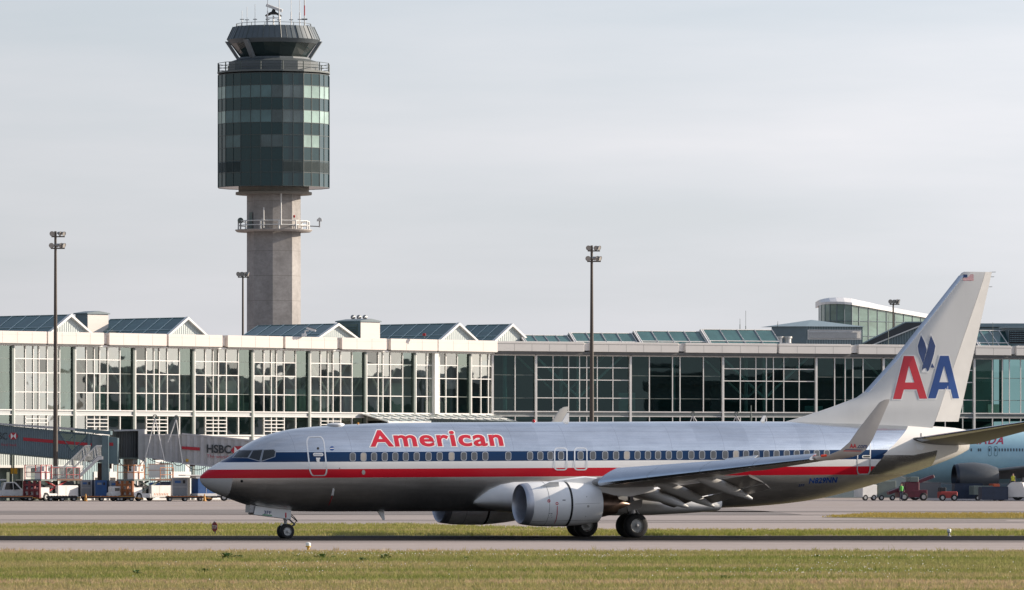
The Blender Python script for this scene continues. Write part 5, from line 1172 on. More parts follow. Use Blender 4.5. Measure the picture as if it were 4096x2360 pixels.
mast(222, 917, 655, 'tall floodlight mast at far left in front of the teal jet bridge', T2, k=.72)
mast(2367, 974, 655, 'tall floodlight mast in the middle above the front half of the jet', [(.75, [(-.42, -10, 1.0), (.55, 12, .9), (1.0, 55, .9)]), (1.80, [(-.5, -6, 1.0), (.35, 100, .8), (.72, 35, 1.0), (1.12, 60, .95)])], k=.72)
mast(971.5, 1090, 752, 'slim floodlight mast standing beside the control tower shaft', [(.55, [(-.55, -30, .9), (-.15, 10, .9), (.35, 40, .9), (.7, 80, .9)])], .17, .10, .85)
mast(3573, 1199, 775, 'short floodlight mast in front of the curved glass hall', [(.55, [(-.4, -10, .9), (0.1, 5, .8), (.5, 50, 1.0), (.8, 75, .9)])], .14, .09, .8)
# ------------------------------------------------------------------ jet bridges
teal_rib = ribbed('teal_ribbed_wall', (0.125, 0.18, 0.21), (0.085, 0.13, 0.155), 0.22); teal = mat('teal_steel', (0.11, 0.165, 0.185), 0.5, var=0.12)
gal = mat('galvanised_wall', (0.42, 0.42, 0.42), 0.45, 0.1, var=0.12); red_b = mat('bridge_red_stripe', (0.38, 0.016, 0.03), 0.5, var=0.08); tyl = mat('grey_flashing', (0.42, 0.42, 0.43), 0.5)
letter_d = mat('letter_dark', (0.025, 0.03, 0.035), 0.5); letter_r = mat('letter_red', (0.36, 0.05, 0.07), 0.5)
def slab(mb, x0, yt0, yb0, x1, yt1, yb1, D, dep, m, inset=0.0):
    """tunnel wall whose ends differ in height: photo corners on the plane at distance D"""
    a, b, c, d = W(x0, yt0, D), W(x1, yt1, D), W(x1, yb1, D), W(x0, yb0, D); v = [a, b, c, d]+[p+Vector((0, dep, 0)) for p in (a, b, c, d)]
    mb.add([tuple(p) for p in v], [(0,1,2,3), (7,6,5,4), (0,4,5,1), (1,5,6,2), (2,6,7,3), (3,7,4,0)], m)
JB = 657.0
jb = thing('jet_bridge', 'dark teal ribbed jet bridge with a red stripe and white lettering emblem on the left', 'jet bridge', W(240, 1882, JB)); jb.location.z = 0
def loc_build(mb, name, root, parent=None, **k):
    mb.v = [tuple(Vector(v)-root.location) for v in mb.v]; return mb.build(name, parent or root, **k)
mb = MB(); slab(mb, -45, 1695.5, 1806.5, 375, 1737, 1843, JB, 2.4, teal_rib); slab(mb, 375, 1737, 1848, 470, 1752, 1858, JB-.02, 2.6, teal); wall = loc_build(mb, 'tunnel', jb)
mb = MB(); slab(mb, -45, 1690, 1696, 300, 1712, 1722, JB-.25, 2.7, tyl); slab(mb, 300, 1713, 1724, 442, 1724, 1740, JB-.25, 3.5, teal); loc_build(mb, 'roof', jb)
mb = MB(); slab(mb, -45, 1806, 1812, 375, 1843, 1849, JB-.1, 2.5, gcol); loc_build(mb, 'floor_beam', jb)
mb = MB(); slab(mb, 93, 1750, 1763, 367, 1773, 1785, JB-.03, .02, red_b); slab(mb, 436, 1770.5, 1783, 453, 1771, 1784, JB-.05, .02, red_b); loc_build(mb, 'stripe', jb)
mb = MB(); tri = [(236, 1731), (352, 1740), (289, 1806)]; P = [tuple(W(x, y, JB-.015)) for x, y in tri]; mb.add(P, [(0, 1, 2)], glass_g)
for a, b in ((0, 1), (1, 2), (2, 0)): mb.tube(P[a], P[b], .06, teal, 4)
mb.tube(tuple(W(299, 1735, JB-.03)), tuple(W(299, 1800, JB-.03)), .05, teal, 4); mb.tube(tuple(W(275, 1765, JB-.03)), tuple(W(299, 1736, JB-.03)), .05, teal, 4); loc_build(mb, 'window', jb, recalc=False)
mb = MB(); slab(mb, 350, 1737, 1850, 362, 1738, 1852, JB-.1, .3, teal); slab(mb, 369, 1743, 1845, 411, 1747, 1850, JB-.06, .05, slate); loc_build(mb, 'door', jb)
mb = MB(); slab(mb, 407, 1740, 1925, 434, 1742, 1925, JB-.9, 1.6, teal); slab(mb, 390, 1852, 1925, 408, 1852, 1925, JB+.9, 1.0, mat('rusty_steel', (0.12, 0.075, 0.06), 0.8, var=0.3)); loc_build(mb, 'support_column', jb)
def flat_text(root, name, body, x0, y0, x1, y1, D, m, bold=.0, shear=0, slope=0, extra=None):
    V, F = glyphs(body, bold); mb = MB(); pts = []
    for u, v in V: yy = y1-(y1-y0)*v; xx = x0+(x1-x0)*u; pts.append(tuple(W(xx+shear*(y1-yy), yy+slope*(xx-x0), D)))
    mb.add(pts, F, m)
    if extra: extra(mb)
    return loc_build(mb, name, root, recalc=False)
def hexlogo(cx, cy, w, h, D):
    def f(mb):
        for pts, m in (([(-.5,-.5),(.5,-.5),(.5,.5),(-.5,.5)], white_p), ([(-.5,-.5),(.5,-.5),(0,0)], red_b), ([(-.5,.5),(.5,.5),(0,0)], red_b), ([(-.5,-.5),(-.5,.5),(-.95,0)], red_b), ([(.5,-.5),(.5,.5),(.95,0)], red_b)):
            dd = D-(.01 if m is red_b else 0); mb.add([tuple(W(cx+x*w/1.9, cy+y*h, dd)) for x, y in pts], [tuple(range(len(pts)))], m)
    return f
flat_text(jb, 'bank_lettering', 'HSBC', -42, 1727, 29, 1755, JB-.04, letter_d, .0, 0, .06, hexlogo(53.5, 1744.5, 39, 27, JB-.05))
flat_text(jb, 'slogan_lettering', "The world's local bank", -75, 1767, 68, 1779, JB-.04, letter_r, .0, 0, .05)
# stair up to the teal bridge
st = thing('access_stair', 'white steel stair with railings climbing to the teal jet bridge door', 'stair', W(300, 1882, 653.5)); st.location.z = 0; SD = 653.5
mb = MB(); slab(mb, 150, 1911, 1922, 302, 1911, 1922, SD, 1.6, trimw); loc_build(mb, 'landing', st)
mb = MB(); P = [(302,1911),(392,1826),(409,1826),(409,1838),(392,1840),(304,1924)]; v = [W(x, y, SD) for x, y in P]; n = len(P); mb.add([tuple(p) for p in v]+[tuple(p+Vector((0, .08, 0))) for p in v], [tuple(range(n)), tuple(range(2*n-1, n-1, -1))]+[(i, (i+1) % n, n+(i+1) % n, n+i) for i in range(n)], trimw)
v = [p+Vector((0, 1.5, 0)) for p in v]; mb.add([tuple(p) for p in v]+[tuple(p+Vector((0, .08, 0))) for p in v], [tuple(range(n)), tuple(range(2*n-1, n-1, -1))]+[(i, (i+1) % n, n+(i+1) % n, n+i) for i in range(n)], trimw); loc_build(mb, 'stringer', st)
mb = MB()
for k in range(14):
    x, y = 304+86*k/14, 1909-83*k/14; a = W(x, y, SD+.1); b = W(x+7, y+2, SD+1.5); mb.box((a.x, a.y, b.z-.03), (b.x, b.y, b.z), mat('stair_tread', (0.16, 0.13, 0.10), 0.8))
loc_build(mb, 'tread', st)
rl = mat('white_rail', (0.70, 0.69, 0.66), 0.5)
def stair_rail(y_off, name, off):
    mb = MB(); line = [(150,1867),(298,1867),(385,1783),(407,1783)]; low = [(150,1908),(298,1908),(390,1824),(407,1824)]
    dv = Vector((0, y_off, 0))
    for L_, r_ in ((line, .045), ([(x, y+5) for x, y in line], .03), (low, .03)):
        for a, b in zip(L_, L_[1:]): mb.tube(W(a[0]+off, a[1], SD)+dv, W(b[0]+off, b[1], SD)+dv, r_, rl, 5)
    for (a, b), (c, d) in zip(zip(line, line[1:]), zip(low, low[1:])):
        m_ = max(2, int(abs(b[0]-a[0])/4.2))
        for k in range(m_):
            f = k/m_; mb.tube(W(a[0]+(b[0]-a[0])*f+off, a[1]+(b[1]-a[1])*f, SD)+dv, W(c[0]+(d[0]-c[0])*f+off, c[1]+(d[1]-c[1])*f, SD)+dv, .035 if k % 9 == 0 else .014, rl, 4)
    loc_build(mb, name, st)
stair_rail(0, 'railing', 0); stair_rail(1.5, 'railing', -48)
# rotunda and the grey telescopic bridge
j2 = thing('jet_bridge', 'grey corrugated jet bridge with the bank lettering reaching behind the nose of the jet', 'jet bridge', W(520, 1882, 660)); j2.location.z = 0
mb = MB(); c = W(512, 1882, 663); s_ = px(663); zt_, zb_ = CAMH+(1882-1722)/s_, CAMH+(1882-1831)/s_
mb.lathe([(zb_, .01), (zb_, 1.85), (zt_, 1.85), (zt_, .01)], ribbed('rotunda_shutter', (0.085, 0.092, 0.10), (0.06, 0.065, 0.072), 0.25), 40, (c.x, c.y, 0), smooth=False); loc_build(mb, 'rotunda', j2)
mb = MB(); slab(mb, 456, 1727, 1832, 470, 1725, 1832, 661.5, 2.5, gcol); slab(mb, 553, 1722, 1836, 579, 1719, 1848, 660.2, 3.2, gal); slab(mb, 455, 1719, 1726, 580, 1717, 1723, 660.4, 4.5, tyl); slab(mb, 456, 1830, 1836, 578, 1831, 1837, 660.6, 4.2, gcol); loc_build(mb, 'rotunda_frame', j2)
mb = MB(); c = W(517, 1882, 663); mb.tube((c.x, c.y, 0), (c.x, c.y, zb_), .62, mat('concrete_pier', (0.27, 0.25, 0.235), 0.8, var=0.15), 20); slab(mb, 531, 1836, 1856, 549, 1836, 1858, 661, .8, gal); loc_build(mb, 'pier', j2)
def tunnel(x0, yt0, yb0, x1, yt1, yb1, D, ribs, m, name='tunnel'):
    mb = MB(); slab(mb, x0, yt0, yb0, x1, yt1, yb1, D, 2.8, m)
    for k in range(1, ribs):
        f = k/ribs; x = x0+(x1-x0)*f; w = (x1-x0)/ribs*.24; yt, yb = yt0+(yt1-yt0)*f, yb0+(yb1-yb0)*f; slab(mb, x-w, yt+3, yb-4, x+w, yt+3, yb-4, D-.09, .1, tyl)
    slab(mb, x0, yt0-2, yt0+5, x1, yt1-2, yt1+5, D-.12, 3.0, tyl); slab(mb, x0, yb0-7, yb0+1, x1, yb1-7, yb1+1, D-.10, 3.0, tyl); return loc_build(mb, name, j2)
tunnel(579, 1738, 1829, 663, 1741, 1842, 660.0, 4, gal); tunnel(661, 1738, 1846, 728, 1740, 1852, 659.8, 3, gal); tunnel(727, 1734, 1855, 1080, 1768, 1892, 659.4, 13, gal)
mb = MB(); slab(mb, 727, 1785.5, 1797, 799, 1790, 1802.5, 659.2, .02, red_b); slab(mb, 743, 1836, 1847, 754, 1836, 1848, 659.2, .02, mat('yellow_plate', (0.55, 0.33, 0.03), 0.5)); loc_build(mb, 'stripe', j2)
def serifs(mb):
    for x in (830, 849, 880): pass
flat_text(j2, 'bank_lettering', 'HSBC', 828, 1779, 923, 1810, 659.2, letter_d, .03, 0, .04, hexlogo(953, 1802, 60, 34, 659.18))
flat_text(j2, 'slogan_lettering', "The world's local bank", 827, 1817, 1010, 1830, 659.2, letter_r, .0, 0, .06)
def cable(a, b, sag, n=8, r=.035):
    mb = MB(); pts = []
    for k in range(n+1): f = k/n; pts.append(tuple(a.lerp(b, f)-Vector((0, 0, sag*4*f*(1-f)))))
    mb.path(pts, r, dark, 5); loc_build(mb, 'cable', j2)
for (x0, y0), (x1, y1), sg in (((468,1836),(574,1842),1.0),((500,1842),(548,1850),.9),((560,1850),(578,1830),1.1),((540,1846),(540,1890),.2),((645,1845),(655,1842),.6),((690,1845),(735,1850),.4),((735,1850),(830,1862),.6),((840,1864),(960,1885),.5),((590,1832),(690,1850),.3)): cable(W(x0, y0, 659.6), W(x1, y1, 659.6), sg)
for x, y, w, h in ((436, 1845, 10, 30), (455, 1842, 14, 18), (472, 1838, 8, 14), (610, 1832, 30, 8), (760, 1858, 20, 8)):
    mb = MB(); slab(mb, x, y, y+h, x+w, y, y+h, 660.5, .5, mat('rusty_steel', (0.12, 0.075, 0.06), 0.8, var=0.3)); loc_build(mb, 'junction_box', j2)
# hanger frames: slim white legs from a ring, over the tunnels
def hanger(cx, cy, L, rgt, D, label, midleg=True):
    t = thing('hanger_frame', label, 'hanger frame', W(cx, 1882, D), 0, 'white hanger frames over the jet bridges'); t.location.z = 0; mb = MB(); wp = mat('hanger_white', (0.72, 0.70, 0.67), 0.5)
    for p in (L, rgt): mb.tube(W(cx, cy+5, D), W(p[0], p[1], D), .055, wp, 6)
    if midleg: mb.tube(W(cx, cy+5, D), W((L[0]+rgt[0])/2+3, (L[1]*.45+rgt[1]*.55), D), .04, wp, 6)
    loc_build(mb, 'legs', t); mb = MB(); r_ = 8/px(D); c = W(cx, cy, D); n = 14
    for k in range(n): a0, a1 = 2*math.pi*k/n, 2*math.pi*(k+1)/n; mb.tube((c.x+r_*math.cos(a0), c.y, c.z+r_*math.sin(a0)), (c.x+r_*math.cos(a1), c.y, c.z+r_*math.sin(a1)), .06, gcol, 6)
    loc_build(mb, 'ring', t)
hanger(620, 1668, (578, 1845), (659, 1845), 659.0, 'left white hanger frame above the grey jet bridge', False); hanger(705, 1671, (672, 1770), (730, 1852), 659.0, 'right white hanger frame above the grey jet bridge', False)
hanger(2772, 1656, (2755, 1700), (2795, 1700), 690, 'left small hanger frame showing over the roof of the jet'); hanger(2946, 1656, (2928, 1700), (2966, 1700), 690, 'right small hanger frame showing over the roof of the jet')
t3 = thing('jet_bridge', 'dark jet bridge roof showing just above the front fuselage below the glass canopy', 'jet bridge', W(1900, 1882, 690)); t3.location.z = 0
mb = MB(); slab(mb, 1725, 1676, 1780, 2085, 1690, 1795, 690, 3, rib_blue); loc_build(mb, 'tunnel', t3); mb = MB(); slab(mb, 1718, 1673, 1679, 2090, 1687, 1693, 689.7, 3.6, gcol); loc_build(mb, 'roof', t3)
mb = MB(); slab(mb, 1760, 1780, 1990, 1785, 1780, 1990, 691, .8, teal); loc_build(mb, 'support_column', t3)
rod(3004, 1622, 1700, 690, 'short grey post rising behind the roof of the jet', .10)
# ------------------------------------------------------------------ apron vehicles and equipment
gse_w = mat('vehicle_white', (0.70, 0.68, 0.65), 0.4, var=0.10, scale=1.2, coat=0.2); gse_y = mat('vehicle_amber', (0.52, 0.24, 0.03), 0.55); gse_o = mat('rail_orange', (0.50, 0.17, 0.04), 0.55); gse_r = mat('rail_red', (0.36, 0.025, 0.03), 0.5)
blk = mat('chassis_black', (0.022, 0.022, 0.024), 0.7, var=0.3); blu = mat('container_blue', (0.025, 0.09, 0.25), 0.5, var=0.2); gry = mat('container_grey', (0.22, 0.23, 0.25), 0.4, 0.3, var=0.15); navy = mat('container_navy', (0.012, 0.025, 0.055), 0.5, var=0.2); rust = mat('deck_timber', (0.16, 0.09, 0.06), 0.85, var=0.3)
def at(x, D): p = W(x, 1882, D); return (p.x, p.y, 0)
def wheels(root, spots, r, w=.24, hub=.5, name='wheel'):
    for x, y in spots:
        mb = MB(); mb.lathe([(-w/2, r*.55), (-w/2, r*.9), (-w*.36, r), (w*.36, r), (w/2, r*.9), (w/2, r*.55)], rubber, 22, (x, y, r), 'y'); o = mb.build(name, root)
        mb = MB(); mb.lathe([(-w*.42, .01), (-w*.42, r*.55)], hub_m, 16, (x, y, r), 'y'); mb.lathe([(w*.42, .01), (w*.42, r*.55)], hub_m, 16, (x, y, r), 'y'); mb.build('hub', o)
TH = R(50)
def pickup(pos, rz, label, dark_low=True, rack=True):
    t = thing('pickup_truck', label, 'pickup truck', pos, rz); mb = MB()
    side = [(-2.6,.45),(-2.6,1.02),(-.75,1.05),(-.70,1.08),(-.45,1.82),(-.2,1.88),(.55,1.88),(.75,1.80),(1.35,1.16),(2.45,1.02),(2.62,.86),(2.64,.5),(2.5,.40),(-2.5,.40)]
    secs_ = [[(x, y*(1 if z < 1.1 else .90), z) for x, z in side] for y in (-.95, -.93, .93, .95)]
    mb.prism([p for p in side], -.92, .92, gse_w); mb.build('body', t)
    mb = MB(); mb.prism([(-.42,1.12),(-.25,1.78),(.38,1.78),(.45,1.12)], -.935, -.925, glassd); mb.prism([(.52,1.12),(.46,1.78),(.60,1.76),(1.18,1.14)], -.935, -.925, glassd); mb.add([(.78,-.78,1.79),(.78,.78,1.79),(1.33,.85,1.19),(1.33,-.85,1.19)], [(0,1,2,3)], glassd, M=Matrix.Translation((.03,0,.02))); mb.build('window', t)
    mb = MB(); mb.box((-2.66,-.9,.38), (-2.55,.9,.6), blk); mb.box((2.6,-.9,.38), (2.72,.9,.6), blk); mb.box((-.5,-.97,.36), (2.3,-.93,.50), blk); mb.build('bumper', t)
    for s in (-1, 1):
        mb = MB(); mb.box((2.60, s*.62-.16, .70), (2.66, s*.62+.16, .88), lamp_g); mb.build('headlight', t)
    mb = MB(); mb.bbox((.62,-1.12,1.12), (.78,-.93,1.34), blk, .03); mb.build('mirror', t)
    wheels(t, [(-1.75,-.82),(1.75,-.82),(-1.75,.82),(1.75,.82)], .40)
    if rack:
        rk = MB(); cb = mat('rack_blue', (0.03, 0.20, 0.42), 0.5)
        for x in (-2.5, -1.7, -.9):
            for y in (-.8, .8): rk.tube((x, y, 1.0), (x, y, 2.0), .05, cb)
        for y in (-.8, .8): rk.tube((-2.5, y, 2.0), (-.9, y, 2.0), .05, cb); rk.tube((-2.5, y, 1.5), (-.9, y, 1.5), .04, cb)
        rk.box((-2.6,-.6,2.04), (-.2,.5,2.16), gse_w); rk.build('ladder_rack', t)
    return t
pickup(at(30, 655), R(12), 'white pickup truck with a blue ladder rack at the far left of the apron')
def suv():
    t = thing('service_van', 'dark van with a white roof and orange beacon behind the white pickup', 'van', at(98, 664), R(15)); mb = MB()
    mb.prism([(-2.4,.4),(-2.4,1.95),(-.2,2.0),(.4,1.95),(1.2,1.3),(2.2,1.15),(2.35,.5),(2.2,.4)], -.9, .9, blk); mb.build('body', t)
    mb = MB(); mb.bbox((-2.3,-.85,2.0), (.3,.85,2.14), gse_w, .04); mb.build('roof', t); mb = MB(); mb.box((1.25,-.8,1.30), (2.2,.8,1.36), gse_w); mb.build('bonnet', t)
    mb = MB(); mb.add([(.42,-.86,1.96),(.42,.86,1.96),(1.22,.88,1.32),(1.22,-.88,1.32)], [(0,1,2,3)], sky_gl, M=Matrix.Translation((.03,0,.02))); mb.prism([(-.8,1.3),(-.8,1.85),(.2,1.85),(.7,1.3)], -.92, -.905, glassd); mb.build('window', t)
    mb = MB(); mb.lathe([(2.14, .12), (2.3, .12), (2.38, .05)], mat('beacon_orange', (0.6, 0.16, 0.01), 0.3), 10, (-.7, -.4, 0)); mb.build('beacon', t); wheels(t, [(-1.5,-.8),(1.5,-.8)], .36)
suv()
p = W(55, 1882, 660); t = thing('hanging_sign', 'square yellow sign on a grey post above the pickup truck', 'sign', (p.x, p.y, 0)); s_ = px(660)
mb = MB(); mb.tube((0, 0, 0), (0, 0, CAMH+(1882-1822)/s_), .07, gcol, 8); mb.build('post', t); mb = MB(); mb.box((-.30, -.06, CAMH+(1882-1896)/s_), (.36, -.01, CAMH+(1882-1872)/s_), mat('sign_yellow', (0.72, 0.36, 0.01), 0.5)); mb.build('sign_plate', t)
def dolly(pos, rz, L, label, n=3, cone=False, bar=None):
    t = thing('cargo_dolly', label, 'dolly', pos, rz, 'flat cargo dollies'); mb = MB(); mb.bbox((-L/2,-.85,.30), (L/2,.85,.50), blk, .03); mb.box((-L/2,-.87,.44), (L/2,-.852,.49), bar or gse_o)
    for k in range(10): x = -L/2+L*(k+.5)/10; mb.tube((x,-.8,.50), (x,.8,.50), .05, rust, 6)
    mb.tube((L/2,0,.35), (L/2+.9,0,.25), .05, gse_y); mb.build('deck', t)
    wheels(t, [(-L/2+.3+(L-.6)*k/(n-1), y) for k in range(n) for y in (-.7, .7)], .22, .16); return t
dolly(at(50, 648.2), R(8), 3.9, 'black cargo dolly with an orange edge in front of the white pickup')
dolly(at(247, 647.5), R(10), 2.9, 'empty black dolly below the white loader with red rails', 3, bar=blk)
dolly(at(405, 647.0), R(8), 3.9, 'black cargo dolly with timber rollers in front of the blue container')
dolly(at(738, 646.5), R(9), 3.6, 'black cargo dolly carrying the grey container near the nose of the jet')
dolly(at(505, 647.3), R(6), 1.6, 'short dark dolly with an amber drawbar in front of the orange railed loader', 2, bar=gse_y)
mar_f = mat('lift_frame_red', (0.20, 0.02, 0.025), 0.55, var=0.2)
def loader(pos, rz, label, rail, logo, L=4.4):
    """cargo loader: chassis on wheels, engine house, raised platform with guard rails, cab"""
    t = thing('cargo_loader', label, 'cargo loader', pos, rz, 'cargo loaders'); mb = MB()
    mb.bbox((-L/2,-1.1,.35), (L/2,1.1,.75), gse_w, .04); mb.box((-L/2+.1,-1.0,.75), (-L/2+1.3,1.0,1.35), gse_w); mb.build('chassis', t)
    mb = MB(); mb.bbox((-.25,-1.15,.42), (L/2+.1,1.1,1.55), gse_w, .05); mb.box((-.262,-.8,.7), (-.245,-.45,1.3), dark); mb.box((-.265,-.2,.95), (-.245,.4,1.35), gcol); mb.box((.9,-1.158,.5), (.92,-1.14,1.5), gcol)
    if rail is gse_o:
        for k in range(9): x = .1+k*.24; mb.add([(x,-1.158,.55),(x+.09,-1.158,.55),(x+.19,-1.158,.78),(x+.10,-1.158,.78)], [(0,1,2,3)], gse_o)
    mb.build('engine_house', t)
    mb = MB()
    for x0, x1 in ((-1.6, 1.4), (1.4, -1.6)): mb.tube((x0,-.75,.8), (x1,-.75,2.0), .09, rail if rail is gse_r else gcol, 6); mb.tube((x0,.75,.8), (x1,.75,2.0), .09, gcol, 6)
    mb.build('scissor_lift', t)
    mb = MB(); fc = mar_f if rail is gse_r else mat('rust_orange_frame', (0.30, 0.10, 0.03), 0.6)
    for y in (-1.05, -.35, .35, 1.05): mb.box((-L/2-.25, y-.10, .3), (-L/2-.05, y+.10, 2.0), fc)
    for z in (.4, .95, 1.5): mb.box((-L/2-.22, -1.1, z), (-L/2-.08, 1.1, z+.22), fc)
    mb.build('lift_frame', t)
    mb = MB(); mb.bbox((-L/2-.1,-1.2,2.0), (L/2+.5,1.2,2.16), gcol, .03); mb.box((-.4,-1.23,2.02), (L/2+.5,-1.205,2.2), rust)
    for k in range(12): x = -1+(L/2+1.3)*k/12; mb.tube((x,-1.1,2.17), (x,1.1,2.17), .045, gcol, 6)
    mb.build('platform', t)
    mb = MB(); ps = [(-L/2,-1.1),(-L/2+.75,-1.1),(-L/2+1.5,-1.1),(-L/2,1.1),(-L/2+1.5,1.1)]
    for x, y in ps: mb.tube((x, y, 2.1), (x, y, 3.6), .045 if rail is gse_o else .06, rail, 6)
    for z in (2.85, 3.55):
        mb.tube((-L/2,-1.1,z), (-L/2+1.5,-1.1,z), .035, rail, 5); mb.tube((-L/2,-1.1,z), (-L/2,1.1,z), .035, rail, 5)
        for y in (-1.1, 1.1): mb.tube((L/2-1.6,y,z-.25), (L/2+.3,y,z-.25), .03, rail, 5)
    for x in (L/2-1.6, L/2-.6, L/2+.3): mb.tube((x,-1.1,2.1), (x,-1.1,3.3), .035, rail, 5)
    mb.build('guard_rail', t)
    mb = MB(); mb.bbox((-L/2+.1,-1.05,2.15), (-L/2+1.35,-.1,2.95), gse_w, .05); mb.bbox((-L/2+.55,-.95,2.95), (-L/2+1.25,-.2,3.45), gse_w, .05); mb.build('operator_cab', t)
    wheels(t, [(-L/2+.75,-1.0),(-L/2+.75,1.0),(L/2-.9,1.0)], .42, .3); return t
loader(at(205, 651), TH, 'white cargo loader with red guard rails left of the stair', gse_r, None, 5.2)
loader(at(578, 650), TH, 'white cargo loader with orange guard rails and orange hazard stripes below the grey jet bridge', gse_o, None, 5.4)
p_ = at(640, 652); t = thing('loader_bridge', 'pale barrier panel with an orange frame near the jet nose', 'barrier', (p_[0], p_[1], 2.3)); mb = MB(); mb.box((-1.1,-.03,0), (.5,.03,1.3), gse_w); mb.build('panel', t); mb = MB()
for a, b in (((-1.2,0,0),(-1.2,0,1.35)),((.7,0,0),(.7,0,1.35)),((-1.2,0,1.35),(1.25,0,1.35)),((1.25,0,0),(1.25,0,1.35)),((-1.2,0,.75),(1.25,0,.75))): mb.tube(a, b, .04, gse_o, 5)
mb.build('frame', t)
def uld(pos, w, d, h, m, label, rz=R(10), sticker=None):
    t = thing('cargo_container', label, 'cargo container', pos, rz, 'cargo containers'); mb = MB(); mb.prism([(-w/2,0),(w/2,0),(w/2,h),(-w/2,h)], -d/2, d/2, m); mb.build('shell', t)
    mb = MB(); e = tyl if m is gry else m
    for x in (-w/2, w/2): mb.box((x-.04,-d/2-.03,0), (x+.04,-d/2+.02,h), e)
    for z in (0, h*.5, h): mb.box((-w/2,-d/2-.02,z-.03), (w/2,-d/2+.02,z+.03), e)
    mb.build('frame', t)
    if sticker:
        mb = MB(); mb.box((-w*.35,-d/2-.03,h*.72), (w*.05,-d/2-.022,h*.86), sticker); mb.box((w*.2,-d/2-.03,h*.7), (w*.36,-d/2-.022,h*.88), blk); mb.build('placard', t)
    return t
def on(x, D, z): p = at(x, D); return (p[0], p[1], z)
uld(on(342, 654, .52), 1.05, 1.5, 1.55, gry, 'grey cargo container with a blue placard left of the blue one', sticker=blu)
uld(on(306, 656, .45), 1.0, 1.5, 1.2, navy, 'navy container in the shade behind the red railed loader')
uld(on(372, 657, .5), 1.0, 1.4, 1.55, navy, 'navy container between the grey and the blue containers')
uld(on(401, 653, .52), 1.05, 1.5, 1.5, blu, 'bright blue cargo container with pale markings', sticker=gry)
uld(on(430, 656, .5), .9, 1.4, 1.5, navy, 'dark container right of the bright blue one')
uld(on(458, 653.5, .52), 1.05, 1.4, 1.45, gry, 'grey cargo container behind the small white tug', sticker=blu)
uld(on(668, 654, .3), 1.3, 1.4, 1.6, navy, 'navy container left of the grey and blue generator set')
uld(on(716, 649, .52), 1.45, 1.5, 1.75, gry, 'tall grey container with a blue panel on the dolly nearest the jet nose', sticker=blu)
uld(on(130, 656, .4), 1.5, 1.4, 1.35, navy, 'dark container beside the front of the white pickup')
uld(on(268, 657, .4), 1.2, 1.4, 1.5, mat('container_steel', (0.12, 0.125, 0.135), 0.5), 'dark grey container just left of the navy one, behind the red railed loader')
uld(on(625, 657, .4), 1.3, 1.4, 1.4, blu, 'blue container partly hidden behind the orange railed loader')
uld(on(845, 653, .35), 1.9, 1.5, 1.3, navy, 'dark container half hidden behind the nose of the jet')
t = thing('tug', 'small white baggage tug between the containers and the orange railed loader', 'tug', at(463, 648.5), R(25)); mb = MB(); mb.bbox((-.75,-.6,.25), (.75,.6,.85), gse_w, .06); mb.build('body', t); mb = MB(); mb.bbox((-.6,-.55,.85), (.35,.55,1.45), gse_w, .06); mb.box((-.3,-.56,1.0), (.2,-.552,1.3), glassd); mb.build('cab', t); wheels(t, [(-.45,-.5),(.45,-.5)], .26)
def gpu():
    t = thing('ground_power_unit', 'blue and white ground power unit with a white base beside the jet nose', 'ground power unit', on(786, 648.5, .5), R(28)); mb = MB(); mb.bbox((-.2,-.75,.25), (1.75,.75,1.75), blu, .04); mb.build('body', t)
    mb = MB(); mb.bbox((-.3,-.85,0), (1.85,.85,.25), gse_w, .03); mb.build('base', t); mb = MB(); mb.box((.7,-.765,.3), (.73,-.75,1.7), gse_w); mb.box((1.1,-.765,1.2), (1.4,-.75,1.5), gse_w); mb.box((1.45,-.765,.35), (1.7,-.75,.95), dark); mb.build('panel', t)
    mb = MB(); mb.bbox((-1.6,-.8,2.0), (1.5,.8,2.10), gse_w, .02); mb.bbox((-.4,-.7,1.75), (1.6,.7,2.0), gse_w, .04); mb.build('canopy', t)
gpu()
t = thing('service_truck', 'low service truck wheel and tail showing under the nose of the jet', 'truck', at(885, 651), R(8)); mb = MB(); mb.bbox((-2.2,-.9,.5), (1.3,.9,.95), gse_w, .05); mb.bbox((-1.9,-.88,.95), (.0,.88,1.7), navy, .04); mb.build('body', t); wheels(t, [(.2,-.8),(-1.3,-.8)], .38)
for x, lab in ((340, 'orange traffic cone by the grey container'), (716, 'orange post leaning by the tall grey container')):
    pass
uld(on(3708, 661, .3), 2.4, 1.5, 1.5, mat('container_steel', (0.12, 0.125, 0.135), 0.5), 'dark grey container left of the engine of the parked airliner')
uld(on(3868, 661, .2), 2.8, 1.5, 1.5, navy, 'dark container directly below the engine of the parked airliner')
def cone(x, D, label):
    t = thing('traffic_cone', label, 'traffic cone', at(x, D), 0, 'traffic cones'); mb = MB(); mb.lathe([(0,.22),(.04,.22),(.05,.17),(.72,.04),(.74,.01)], gse_y, 14); mb.build('cone', t); return t
cone(343, 645.8, 'amber traffic cone on the apron in front of the grey container'); cone(818, 645.5, 'amber traffic cone beside the jet nose')
